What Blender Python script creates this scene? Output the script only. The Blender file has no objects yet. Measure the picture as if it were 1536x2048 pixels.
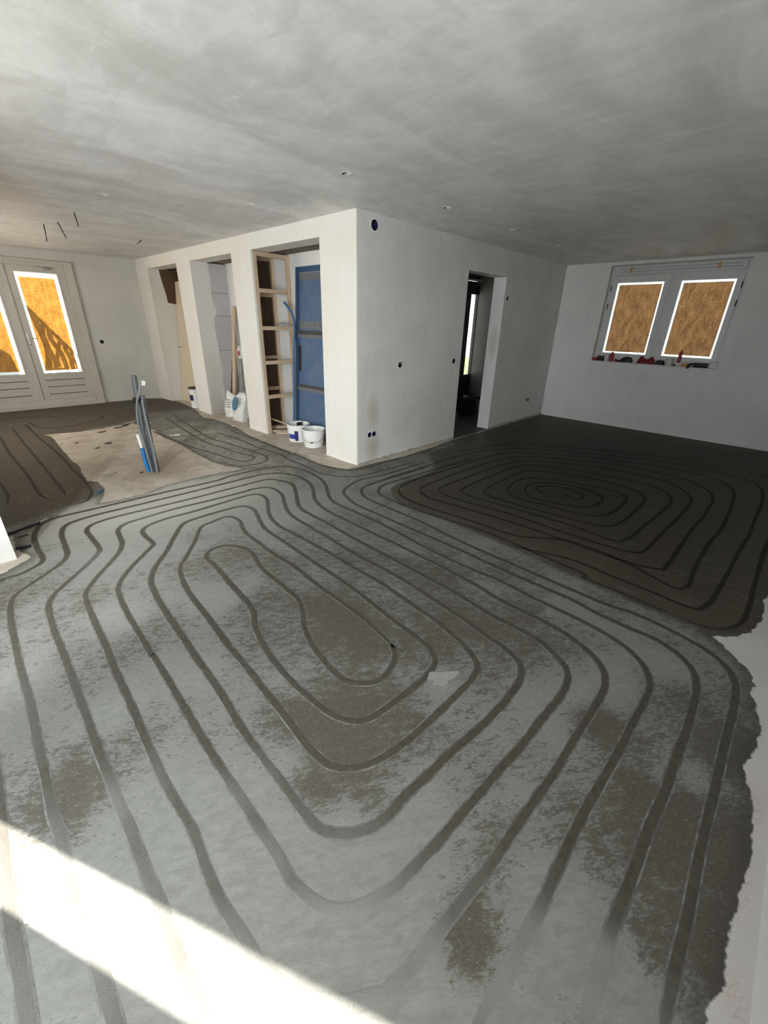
import bpy, bmesh, math, random
import numpy as np
from mathutils import Matrix, Vector, Euler
from mathutils import noise as mnoise
random.seed(7)
S = bpy.context.scene
COL = S.collection
PI = math.pi
# ------------------------------------------------------------------ camera, light, exposure
cam_d = bpy.data.cameras.new('camera'); cam = bpy.data.objects.new('camera', cam_d); COL.objects.link(cam)
cam_d.sensor_fit = 'VERTICAL'; cam_d.sensor_height = 36.0; cam_d.sensor_width = 27.0
cam_d.lens = 826.69 * 36 / 2048; cam_d.clip_start = 0.02; cam_d.clip_end = 200
_r, _u, _f = Vector((0.69882, -0.71489, 0.0242)), Vector((0.28117, 0.30565, 0.90968)), Vector((0.65772, 0.6289, -0.4146))
_m = Matrix(((_r.x, _u.x, -_f.x), (_r.y, _u.y, -_f.y), (_r.z, _u.z, -_f.z))).to_4x4()
_m.translation = Vector((-3.2665, -3.6005, 1.5896))
cam.matrix_world = _m
S.camera = cam
S.view_settings.view_transform = 'Standard'; S.view_settings.look = 'None'
S.view_settings.gamma = 1.0; S.view_settings.use_curve_mapping = False
S.view_settings.exposure = 0.0

W = bpy.data.worlds.new('sky'); S.world = W; W.use_nodes = True
_bg = W.node_tree.nodes['Background']
_bg.inputs['Color'].default_value = (0.80, 0.91, 1.0, 1); _bg.inputs['Strength'].default_value = 3.0

def light(name, kind, loc, rot, energy, color=(1, 1, 1), **kw):
    d = bpy.data.lights.new(name, kind); d.energy = energy; d.color = color
    for k, v in kw.items(): setattr(d, k, v)
    o = bpy.data.objects.new(name, d); COL.objects.link(o); o.location = loc; o.rotation_euler = rot
    return o
SUN_DIR = Vector((0.368, -0.763, -0.530)).normalized()
_s = light('sun', 'SUN', (-8, 14, 9), (0, 0, 0), 36.0, (1.0, 0.94, 0.84), angle=0.009)
_s.rotation_euler = SUN_DIR.to_track_quat('-Z', 'Y').to_euler()
# daylight through the narrow sidelight and the garden doors of the left wall, both out of frame beside the camera
def aim(p, t): return (Vector(t) - Vector(p)).to_track_quat('-Z', 'Y').to_euler()
_p = (-4.27, -1.70, 1.30)
light('sidelight_daylight', 'AREA', _p, aim(_p, (-1.2, 2.2, 0.55)), 82.0, (0.95, 0.98, 1.0), shape='RECTANGLE', size=0.16, size_y=1.8, spread=1.75)
_p = (-4.45, -2.85, 1.30)
light('garden_door_daylight', 'AREA', _p, aim(_p, (0.3, -0.3, 1.8)), 44.0, (0.88, 0.95, 1.0), shape='RECTANGLE', size=1.4, size_y=1.9, spread=2.2)

_p = (-4.32, 4.2, 1.55)
light('added_side_fill', 'AREA', _p, aim(_p, (0.0, 3.6, 1.0)), 48.0, (1.0, 0.90, 0.76), shape='RECTANGLE', size=1.9, size_y=1.25, spread=2.6)  # added warm fill for the dim back-left of the room, no known source

# ------------------------------------------------------------------ materials
def nodes(name):
    m = bpy.data.materials.new(name); m.use_nodes = True
    nt = m.node_tree; b = nt.nodes['Principled BSDF']
    return m, nt, b
def N(nt, typ, ins=None, **props):
    n = nt.nodes.new(typ)
    for k, v in props.items(): setattr(n, k, v)
    for k, v in (ins or {}).items():
        s = n.inputs[k]
        if isinstance(v, bpy.types.NodeSocket): nt.links.new(v, s)
        else: s.default_value = v
    return n
def c4(c): return (c[0], c[1], c[2], 1.0)
def pos(nt, scale=(1, 1, 1)):
    g = N(nt, 'ShaderNodeNewGeometry')
    return N(nt, 'ShaderNodeMapping', {'Vector': g.outputs['Position'], 'Scale': scale}).outputs[0]
def objpos(nt, scale=(1, 1, 1)):
    g = N(nt, 'ShaderNodeTexCoord')
    return N(nt, 'ShaderNodeMapping', {'Vector': g.outputs['Object'], 'Scale': scale}).outputs[0]
def noise(nt, vec, scale, detail=4, rough=0.55, dist=0.0):
    return N(nt, 'ShaderNodeTexNoise', {'Vector': vec, 'Scale': scale, 'Detail': detail, 'Roughness': rough, 'Distortion': dist}).outputs[0]
def ramp(nt, fac, lo, hi):
    return N(nt, 'ShaderNodeMapRange', {'Value': fac, 'From Min': lo, 'From Max': hi}, interpolation_type='SMOOTHSTEP').outputs[0]
def mixc(nt, fac, a, b):
    n = N(nt, 'ShaderNodeMix', data_type='RGBA')
    for i, v in ((0, fac), (6, a), (7, b)):
        s = n.inputs[i]
        if isinstance(v, bpy.types.NodeSocket): nt.links.new(v, s)
        else: s.default_value = c4(v) if i else v
    return n.outputs[2]
def math_(nt, op, a, b=0.0, clamp=False):
    n = N(nt, 'ShaderNodeMath', {0: a, 1: b}, operation=op); n.use_clamp = clamp
    return n.outputs[0]
def plain(name, col, rough=0.6, metal=0.0, vary=0.06, scale=30, bump=0.0, spec=0.5, alpha=1.0):
    m, nt, b = nodes(name)
    v = objpos(nt); f = noise(nt, v, scale)
    d = tuple(max(0, x * (1 - 2.5 * vary)) for x in col); l = tuple(min(1, x * (1 + 2.5 * vary)) for x in col)
    nt.links.new(mixc(nt, f, d, l), b.inputs['Base Color'])
    b.inputs['Roughness'].default_value = rough; b.inputs['Metallic'].default_value = metal
    b.inputs['Specular IOR Level'].default_value = spec
    if bump:
        bm_ = N(nt, 'ShaderNodeBump', {'Height': f, 'Strength': bump, 'Distance': 0.01}); nt.links.new(bm_.outputs[0], b.inputs['Normal'])
    return m
def plaster(name, col, patch, rough=0.85, warm=None, stains=()):
    """skim coat: broad trowel tone changes between two colours, fine grain"""
    m, nt, b = nodes(name)
    p = pos(nt); n1 = noise(nt, p, 1.1, 5, 0.6, 0.6); n2 = noise(nt, pos(nt, (1, 1, 0.35)), 7, 4)
    f = math_(nt, 'ADD', math_(nt, 'MULTIPLY', n1, 0.7), math_(nt, 'MULTIPLY', n2, 0.3))
    c = mixc(nt, ramp(nt, f, 0.36, 0.64), col, patch)
    for (x, y, z, r, sc, k) in stains:
        g = N(nt, 'ShaderNodeNewGeometry').outputs['Position']
        d = N(nt, 'ShaderNodeVectorMath', {0: g, 1: (x, y, z)}, operation='SUBTRACT').outputs[0]
        d = N(nt, 'ShaderNodeVectorMath', {0: d, 1: (1, 1, 1.0 / r)}, operation='MULTIPLY').outputs[0]
        ln = N(nt, 'ShaderNodeVectorMath', {0: d}, operation='LENGTH').outputs['Value']
        ln = math_(nt, 'ADD', ln, math_(nt, 'MULTIPLY', math_(nt, 'SUBTRACT', n2, 0.5), 0.12))
        fa = math_(nt, 'MULTIPLY', ramp(nt, ln, k, 0.02), 0.55)
        c = mixc(nt, fa, c, sc)
    nt.links.new(c, b.inputs['Base Color']); b.inputs['Roughness'].default_value = rough
    b.inputs['Specular IOR Level'].default_value = 0.25
    bp = N(nt, 'ShaderNodeBump', {'Height': math_(nt, 'ADD', noise(nt, p, 120, 3), math_(nt, 'MULTIPLY', n2, 3.0)), 'Strength': 0.25, 'Distance': 0.003})
    nt.links.new(bp.outputs[0], b.inputs['Normal'])
    return m
def wood(name, col, dark, axis=2, rough=0.7, knots=True):
    m, nt, b = nodes(name)
    sc = [14, 14, 14]; sc[axis] = 1.2
    f = noise(nt, pos(nt, tuple(sc)), 2.2, 5, 0.6, 0.8)
    c = mixc(nt, ramp(nt, f, 0.35, 0.7), col, dark)
    if knots:
        v = N(nt, 'ShaderNodeTexVoronoi', {'Vector': pos(nt), 'Scale': 7.0}).outputs['Distance']
        c = mixc(nt, math_(nt, 'MULTIPLY', ramp(nt, v, 0.13, 0.05), 0.8), c, (0.13, 0.06, 0.025))
    nt.links.new(c, b.inputs['Base Color']); b.inputs['Roughness'].default_value = rough
    return m
M = {}
M['white'] = plaster('white_plaster', (0.70, 0.69, 0.66), (0.63, 0.625, 0.60))
M['core'] = plaster('grey_white_plaster', (0.66, 0.66, 0.635), (0.585, 0.58, 0.55),
    stains=((0.27, 0, 0.18, 1.6, (0.38, 0.31, 0.21), 0.17), (0.27, 0, 0.62, 2.2, (0.42, 0.36, 0.27), 0.13), (3.0, 0.1, 1.35, 3.0, (0.42, 0.36, 0.27), 0.10)))
M['cream'] = plaster('cream_plaster', (0.70, 0.665, 0.59), (0.72, 0.71, 0.68))
M['board'] = plaster('plasterboard', (0.56, 0.53, 0.53), (0.52, 0.495, 0.495), rough=0.95)
M['rawsoffit'] = plaster('raw_brown_soffit', (0.13, 0.095, 0.07), (0.20, 0.17, 0.14))
M['brownraw'] = plaster('raw_brown_patch', (0.085, 0.052, 0.028), (0.12, 0.075, 0.04))
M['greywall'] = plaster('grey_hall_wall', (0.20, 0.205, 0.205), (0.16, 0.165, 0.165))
M['paint'] = plain('white_gloss_paint', (0.60, 0.58, 0.52), 0.35, vary=0.03, scale=6)
M['paint2'] = plain('grey_white_paint', (0.56, 0.56, 0.54), 0.4, vary=0.03, scale=6)
M['groovep'] = plain('dark_joint', (0.10, 0.09, 0.075), 0.8)
M['timber'] = wood('pine_timber', (0.56, 0.43, 0.30), (0.46, 0.33, 0.21), 2)
M['timberx'] = wood('pine_timber_rail', (0.56, 0.43, 0.30), (0.46, 0.33, 0.21), 0)
M['darkboard'] = wood('brown_board', (0.075, 0.045, 0.022), (0.045, 0.025, 0.012), 2, knots=False)
M['creamdoor'] = plain('cream_door_paint', (0.62, 0.53, 0.385), 0.5, vary=0.02, scale=5)
M['steel'] = plain('brushed_steel', (0.6, 0.6, 0.58), 0.3, 1.0)
M['alu'] = plain('dull_aluminium', (0.42, 0.42, 0.41), 0.45, 0.8)
M['black'] = plain('black_plastic', (0.012, 0.012, 0.013), 0.5)
M['slotpipe'] = plain('dark_slot_pipe', (0.006, 0.007, 0.022), 0.5)
M['navy'] = plain('dark_blue_socket_plastic', (0.012, 0.014, 0.06), 0.5)
M['bucket'] = plain('white_bucket_plastic', (0.74, 0.75, 0.72), 0.35, vary=0.02, scale=8)
M['label'] = plain('blue_label', (0.015, 0.06, 0.26), 0.4, vary=0.15, scale=20)
M['labeld'] = plain('violet_label_strip', (0.022, 0.012, 0.10), 0.4)
M['red'] = plain('red_plastic', (0.33, 0.012, 0.018), 0.35)
M['dred'] = plain('dark_red_fabric', (0.16, 0.008, 0.012), 0.7, bump=0.4)
M['yellow'] = plain('yellow_tape', (0.55, 0.27, 0.04), 0.5)
M['cupw'] = plain('off_white_cup', (0.55, 0.53, 0.48), 0.5)
M['conduit'] = plain('grey_conduit', (0.085, 0.095, 0.105), 0.35, vary=0.08, scale=14)
M['conduitl'] = plain('light_grey_conduit', (0.17, 0.18, 0.18), 0.35, vary=0.08, scale=14)
M['blue'] = plain('blue_pipe', (0.012, 0.17, 0.46), 0.4)
M['bluehose'] = plain('blue_hose', (0.03, 0.11, 0.24), 0.5)
M['wht'] = plain('white_plastic', (0.78, 0.78, 0.76), 0.4, vary=0.02)
M['sack'] = plain('white_plastic_sack', (0.66, 0.67, 0.64), 0.4, vary=0.05, scale=9, bump=0.6)
M['sackb'] = plain('blue_sack_print', (0.05, 0.16, 0.24), 0.45, vary=0.12, scale=18)
M['splash'] = plain('dried_mortar_splash', (0.27, 0.27, 0.25), 0.85, vary=0.08, scale=25)
M['flake'] = plain('white_plaster_flake', (0.80, 0.79, 0.74), 0.8)
M['debris'] = plain('dark_rubble', (0.055, 0.045, 0.035), 0.9, vary=0.2)
M['dlight'] = plain('grey_mortar_rubble', (0.33, 0.29, 0.24), 0.9, vary=0.15)
M['darkdoor'] = plain('dark_front_door', (0.018, 0.021, 0.030), 0.4)
M['brick'] = plain('pale_house_wall', (0.62, 0.60, 0.56), 0.9)
M['roofm'] = plain('grey_roof', (0.16, 0.15, 0.15), 0.8)
M['slabs'] = plain('pale_paving', (0.62, 0.64, 0.64), 0.9, vary=0.04)
M['grass'] = plain('lawn_grass', (0.16, 0.30, 0.055), 0.9, vary=0.18, scale=6)
M['pave'] = plain('outdoor_paving', (0.36, 0.35, 0.33), 0.9, vary=0.08)
M['outwood'] = wood('weathered_wood', (0.16, 0.10, 0.06), (0.10, 0.06, 0.035), 2)
M['winglass'] = plain('house_window_glass', (0.20, 0.28, 0.30), 0.4)
# scuffed blue door paint with grey worn bands
m, nt, b = nodes('scuffed_blue_paint')
p = objpos(nt); n1 = noise(nt, p, 5, 6, 0.65, 0.5); n2 = noise(nt, objpos(nt, (1, 1, 0.25)), 22, 4)
c = mixc(nt, ramp(nt, n1, 0.34, 0.66), (0.050, 0.105, 0.205), (0.085, 0.13, 0.20))
c = mixc(nt, ramp(nt, n2, 0.66, 0.80), c, (0.19, 0.24, 0.31))
nt.links.new(c, b.inputs['Base Color']); b.inputs['Roughness'].default_value = 0.55
M['bluedoor'] = m
M['bluedk'] = plain('dark_blue_frame_paint', (0.022, 0.065, 0.14), 0.55, vary=0.1, scale=8)
M['worn'] = plain('worn_grey_brown_band', (0.13, 0.135, 0.135), 0.8, vary=0.2, scale=25)
M['ledge'] = plain('dark_brown_ledge', (0.05, 0.045, 0.038), 0.8, vary=0.2)
# plaster ceiling: wide trowel sweeps, half dry patches, low sheen
m, nt, b = nodes('skimmed_ceiling')
a = noise(nt, pos(nt, (0.55, 1.3, 1)), 1.5, 6, 0.62, 1.4); a2 = noise(nt, pos(nt, (1.6, 0.7, 1)), 4.5, 5, 0.6, 1.0)
f = math_(nt, 'ADD', math_(nt, 'MULTIPLY', a, 0.65), math_(nt, 'MULTIPLY', a2, 0.35))
c = mixc(nt, ramp(nt, f, 0.34, 0.66), (0.56, 0.555, 0.54), (0.76, 0.76, 0.75))
c = mixc(nt, math_(nt, 'MULTIPLY', ramp(nt, a2, 0.64, 0.72), 0.5), c, (0.80, 0.80, 0.80))
nt.links.new(c, b.inputs['Base Color'])
nt.links.new(N(nt, 'ShaderNodeMapRange', {'Value': f, 'From Min': 0.3, 'From Max': 0.7, 'To Min': 0.42, 'To Max': 0.62}).outputs[0], b.inputs['Roughness'])
b.inputs['Specular IOR Level'].default_value = 0.35
wv = noise(nt, pos(nt, (1.0, 4.5, 1)), 3.0, 4, 0.6, 0.6)
bp = N(nt, 'ShaderNodeBump', {'Height': math_(nt, 'ADD', wv, math_(nt, 'MULTIPLY', noise(nt, pos(nt), 60, 2), 0.12)), 'Strength': 0.20, 'Distance': 0.012})
nt.links.new(bp.outputs[0], b.inputs['Normal'])
M['ceiling'] = m
# brown paper over the panes, lit through from outside
def paper(name, col):
    m, nt, b = nodes(name); nt.nodes.remove(b)
    out = nt.nodes['Material Output']
    f = noise(nt, objpos(nt), 55, 5, 0.7); g = noise(nt, objpos(nt, (1, 1, 0.5)), 14, 4)
    f = math_(nt, 'ADD', math_(nt, 'MULTIPLY', f, 0.65), math_(nt, 'MULTIPLY', g, 0.35))
    c = mixc(nt, ramp(nt, f, 0.33, 0.67), tuple(x * 0.62 for x in col), tuple(min(1, x * 1.3) for x in col))
    t = N(nt, 'ShaderNodeBsdfTranslucent', {'Color': c}); d = N(nt, 'ShaderNodeBsdfDiffuse', {'Color': c})
    mx = N(nt, 'ShaderNodeMixShader', {0: 0.35, 1: t.outputs[0], 2: d.outputs[0]})
    nt.links.new(mx.outputs[0], out.inputs['Surface'])
    return m
M['paper'] = paper('brown_kraft_paper', (0.55, 0.36, 0.155))
M['paperr'] = paper('brown_paper_shaded', (0.47, 0.325, 0.20))
m, nt, b = nodes('frosted_film'); nt.nodes.remove(b)
t = N(nt, 'ShaderNodeBsdfTranslucent', {'Color': (0.86, 0.88, 0.88, 1)}); d = N(nt, 'ShaderNodeBsdfDiffuse', {'Color': (0.8, 0.82, 0.84, 1)})
mx = N(nt, 'ShaderNodeMixShader', {0: 0.25, 1: t.outputs[0], 2: d.outputs[0]}); nt.links.new(mx.outputs[0], nt.nodes['Material Output'].inputs['Surface'])
M['film'] = m
m, nt, b = nodes('clear_glass'); nt.nodes.remove(b)
t = N(nt, 'ShaderNodeBsdfTransparent', {'Color': (0.93, 0.96, 0.96, 1)}); d = N(nt, 'ShaderNodeBsdfGlossy', {'Color': (1, 1, 1, 1), 'Roughness': 0.02})
mx = N(nt, 'ShaderNodeMixShader', {0: 0.05, 1: t.outputs[0], 2: d.outputs[0]}); nt.links.new(mx.outputs[0], nt.nodes['Material Output'].inputs['Surface'])
M['glass'] = m
# floor: raw concrete with a skim of levelling mortar; point attributes say where it lies, how wet and shade-darkened, how scraped, and how pale with painted light
m, nt, b = nodes('concrete_floor_with_mortar_skim')
at = lambda n: N(nt, 'ShaderNodeAttribute', attribute_name=n).outputs['Fac']
sd, wet, mot = at('coat_edge'), at('wet_shade'), at('scrape')
P3 = pos(nt)
rot = N(nt, 'ShaderNodeMapping', {'Vector': P3, 'Rotation': (0, 0, 0.6), 'Scale': (1, 1, 1)}).outputs[0]
st = N(nt, 'ShaderNodeMapping', {'Vector': rot, 'Scale': (1.0, 2.2, 1)}).outputs[0]
n_a = noise(nt, P3, 2.6, 4, 0.6, 0.3); n_b = noise(nt, st, 15, 5, 0.7, 0.4); n_c = noise(nt, st, 52, 5, 0.75, 0.3); n_d = noise(nt, P3, 260, 2, 0.6)
sp = math_(nt, 'ADD', math_(nt, 'ADD', math_(nt, 'MULTIPLY', n_a, 0.22), math_(nt, 'MULTIPLY', n_b, 0.34)), math_(nt, 'ADD', math_(nt, 'MULTIPLY', n_c, 0.38), math_(nt, 'MULTIPLY', n_d, 0.06)))
thr = math_(nt, 'SUBTRACT', 0.66, math_(nt, 'MULTIPLY', mot, 0.32))
drk = ramp(nt, math_(nt, 'SUBTRACT', sp, thr), -0.05, 0.05)
light_c = mixc(nt, ramp(nt, n_b, 0.3, 0.7), (0.187, 0.187, 0.173), (0.242, 0.243, 0.227))
light_c = mixc(nt, at('pale'), light_c, (0.45, 0.44, 0.385))  # brighter light on the left floor painted in as paler mortar
dark_c = mixc(nt, ramp(nt, n_c, 0.3, 0.7), (0.071, 0.063, 0.051), (0.116, 0.107, 0.088))
coat = mixc(nt, drk, light_c, dark_c)
# thin bright scratches left by the scraper
scr = N(nt, 'ShaderNodeTexVoronoi', {'Vector': N(nt, 'ShaderNodeMapping', {'Vector': rot, 'Scale': (1.0, 0.16, 1)}).outputs[0], 'Scale': 38.0}).outputs['Distance']
coat = mixc(nt, math_(nt, 'MULTIPLY', ramp(nt, scr, 0.085, 0.045), math_(nt, 'MULTIPLY', mot, 0.55)), coat, (0.24, 0.24, 0.225))
spk = N(nt, 'ShaderNodeTexVoronoi', {'Vector': st, 'Scale': 85.0})
coat = mixc(nt, math_(nt, 'MULTIPLY', math_(nt, 'MULTIPLY', ramp(nt, spk.outputs['Distance'], 0.24, 0.14), ramp(nt, N(nt, 'ShaderNodeSeparateXYZ', {0: spk.outputs['Color']}).outputs[0], 0.80, 0.86)), drk), coat, (0.34, 0.34, 0.32))
wet_shade_n = ramp(nt, math_(nt, 'ADD', wet, math_(nt, 'MULTIPLY', math_(nt, 'SUBTRACT', n_b, 0.5), 0.35)), 0.30, 0.62)
wet_shade_c = mixc(nt, ramp(nt, sp, 0.40, 0.60), (0.080, 0.067, 0.050), (0.054, 0.045, 0.033))
wet_shade_c = mixc(nt, math_(nt, 'MULTIPLY', ramp(nt, math_(nt, 'ADD', math_(nt, 'MULTIPLY', n_b, 0.6), math_(nt, 'MULTIPLY', n_c, 0.4)), 0.53, 0.60), 0.75), wet_shade_c, (0.11, 0.105, 0.09))
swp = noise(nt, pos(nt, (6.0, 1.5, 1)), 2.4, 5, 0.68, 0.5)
wet_shade_c = mixc(nt, math_(nt, 'MULTIPLY', ramp(nt, swp, 0.54, 0.66), 0.7), wet_shade_c, (0.115, 0.108, 0.09))
soak = math_(nt, 'SUBTRACT', wet, 1.0, True)  # far floor's loss of light painted as a darker tone over the wet colour
far_dim_c = mixc(nt, math_(nt, 'MULTIPLY', ramp(nt, math_(nt, 'ADD', math_(nt, 'MULTIPLY', n_b, 0.6), math_(nt, 'MULTIPLY', n_c, 0.4)), 0.53, 0.62), 0.7), (0.0085, 0.0065, 0.004), (0.022, 0.019, 0.015))
far_dim_c = mixc(nt, math_(nt, 'MULTIPLY', ramp(nt, swp, 0.56, 0.68), 0.6), far_dim_c, (0.034, 0.031, 0.026))
wet_shade_c = mixc(nt, soak, wet_shade_c, far_dim_c)
coat = mixc(nt, wet_shade_n, coat, wet_shade_c)
raw = mixc(nt, ramp(nt, noise(nt, P3, 4.5, 6, 0.65, 0.6), 0.32, 0.68), (0.40, 0.345, 0.275), (0.55, 0.50, 0.43))
raw = mixc(nt, math_(nt, 'MULTIPLY', ramp(nt, n_c, 0.60, 0.72), 0.45), raw, (0.58, 0.55, 0.49))
raw = mixc(nt, math_(nt, 'MULTIPLY', ramp(nt, noise(nt, P3, 9, 3), 0.66, 0.76), 0.5), raw, (0.17, 0.13, 0.10))
_sx = N(nt, 'ShaderNodeSeparateXYZ', {0: P3})
raw = mixc(nt, math_(nt, 'MULTIPLY', ramp(nt, _sx.outputs[1], -3.3, -3.7), 0.7), raw, (0.62, 0.60, 0.59))  # raw strip by the front wall paled to make up for weak light
red_at = at('chalk_mark')
raw = mixc(nt, math_(nt, 'MULTIPLY', math_(nt, 'MULTIPLY', red_at, ramp(nt, n_c, 0.45, 0.6)), 0.55), raw, (0.40, 0.13, 0.13))
dirt = at('dirt_ring')
raw = mixc(nt, math_(nt, 'MULTIPLY', dirt, 0.6), raw, (0.20, 0.13, 0.075))
edge = math_(nt, 'ADD', sd, math_(nt, 'MULTIPLY', math_(nt, 'SUBTRACT', noise(nt, P3, 17, 4, 0.6), 0.5), 0.05))
inside = ramp(nt, edge, -0.004, 0.004)
rim = math_(nt, 'MULTIPLY', inside, ramp(nt, edge, 0.09, 0.0))
coat = mixc(nt, math_(nt, 'MULTIPLY', rim, 0.55), coat, (0.055, 0.048, 0.039))
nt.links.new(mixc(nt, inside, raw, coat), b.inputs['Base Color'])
rg = N(nt, 'ShaderNodeMapRange', {'Value': math_(nt, 'MINIMUM', wet_shade_n, 1.0), 'To Min': 0.72, 'To Max': 0.55}).outputs[0]
nt.links.new(rg, b.inputs['Roughness']); b.inputs['Specular IOR Level'].default_value = 0.22
hgt = math_(nt, 'ADD', math_(nt, 'MULTIPLY', inside, 0.35), math_(nt, 'SUBTRACT', math_(nt, 'MULTIPLY', n_c, 0.35), math_(nt, 'MULTIPLY', drk, 0.18)))
bp = N(nt, 'ShaderNodeBump', {'Height': hgt, 'Strength': 0.5, 'Distance': 0.006}); nt.links.new(bp.outputs[0], b.inputs['Normal'])
M['floor'] = m
m, nt, b = nodes('mortar_filled_groove')
P3 = pos(nt); f1 = noise(nt, P3, 30, 4, 0.65); wt = N(nt, 'ShaderNodeAttribute', attribute_name='wet_shade').outputs['Fac']; fd = N(nt, 'ShaderNodeAttribute', attribute_name='fade').outputs['Fac']
c = mixc(nt, ramp(nt, f1, 0.3, 0.7), (0.058, 0.051, 0.040), (0.082, 0.074, 0.059))
c = mixc(nt, fd, c, (0.212, 0.215, 0.203))
eg = N(nt, 'ShaderNodeAttribute', attribute_name='lip').outputs['Fac']
lip = math_(nt, 'MULTIPLY', eg, ramp(nt, noise(nt, P3, 16, 4, 0.7), 0.42, 0.62))
c = mixc(nt, eg, c, mixc(nt, lip, mixc(nt, fd, (0.105, 0.100, 0.088), (0.205, 0.207, 0.196)), (0.20, 0.20, 0.186)))
c = mixc(nt, math_(nt, 'MINIMUM', wt, 1.0), c, mixc(nt, lip, mixc(nt, math_(nt, 'SUBTRACT', wt, 1.0, True), (0.022, 0.018, 0.013), (0.004, 0.003, 0.002)), mixc(nt, math_(nt, 'SUBTRACT', wt, 1.0, True), (0.055, 0.050, 0.040), (0.012, 0.010, 0.007))))  # grooves follow the same wet tone and painted far dimness
nt.links.new(c, b.inputs['Base Color']); b.inputs['Roughness'].default_value = 0.7; b.inputs['Specular IOR Level'].default_value = 0.2
bp = N(nt, 'ShaderNodeBump', {'Height': noise(nt, P3, 180, 3), 'Strength': 0.35, 'Distance': 0.004}); nt.links.new(bp.outputs[0], b.inputs['Normal'])
M['groove'] = m

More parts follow.
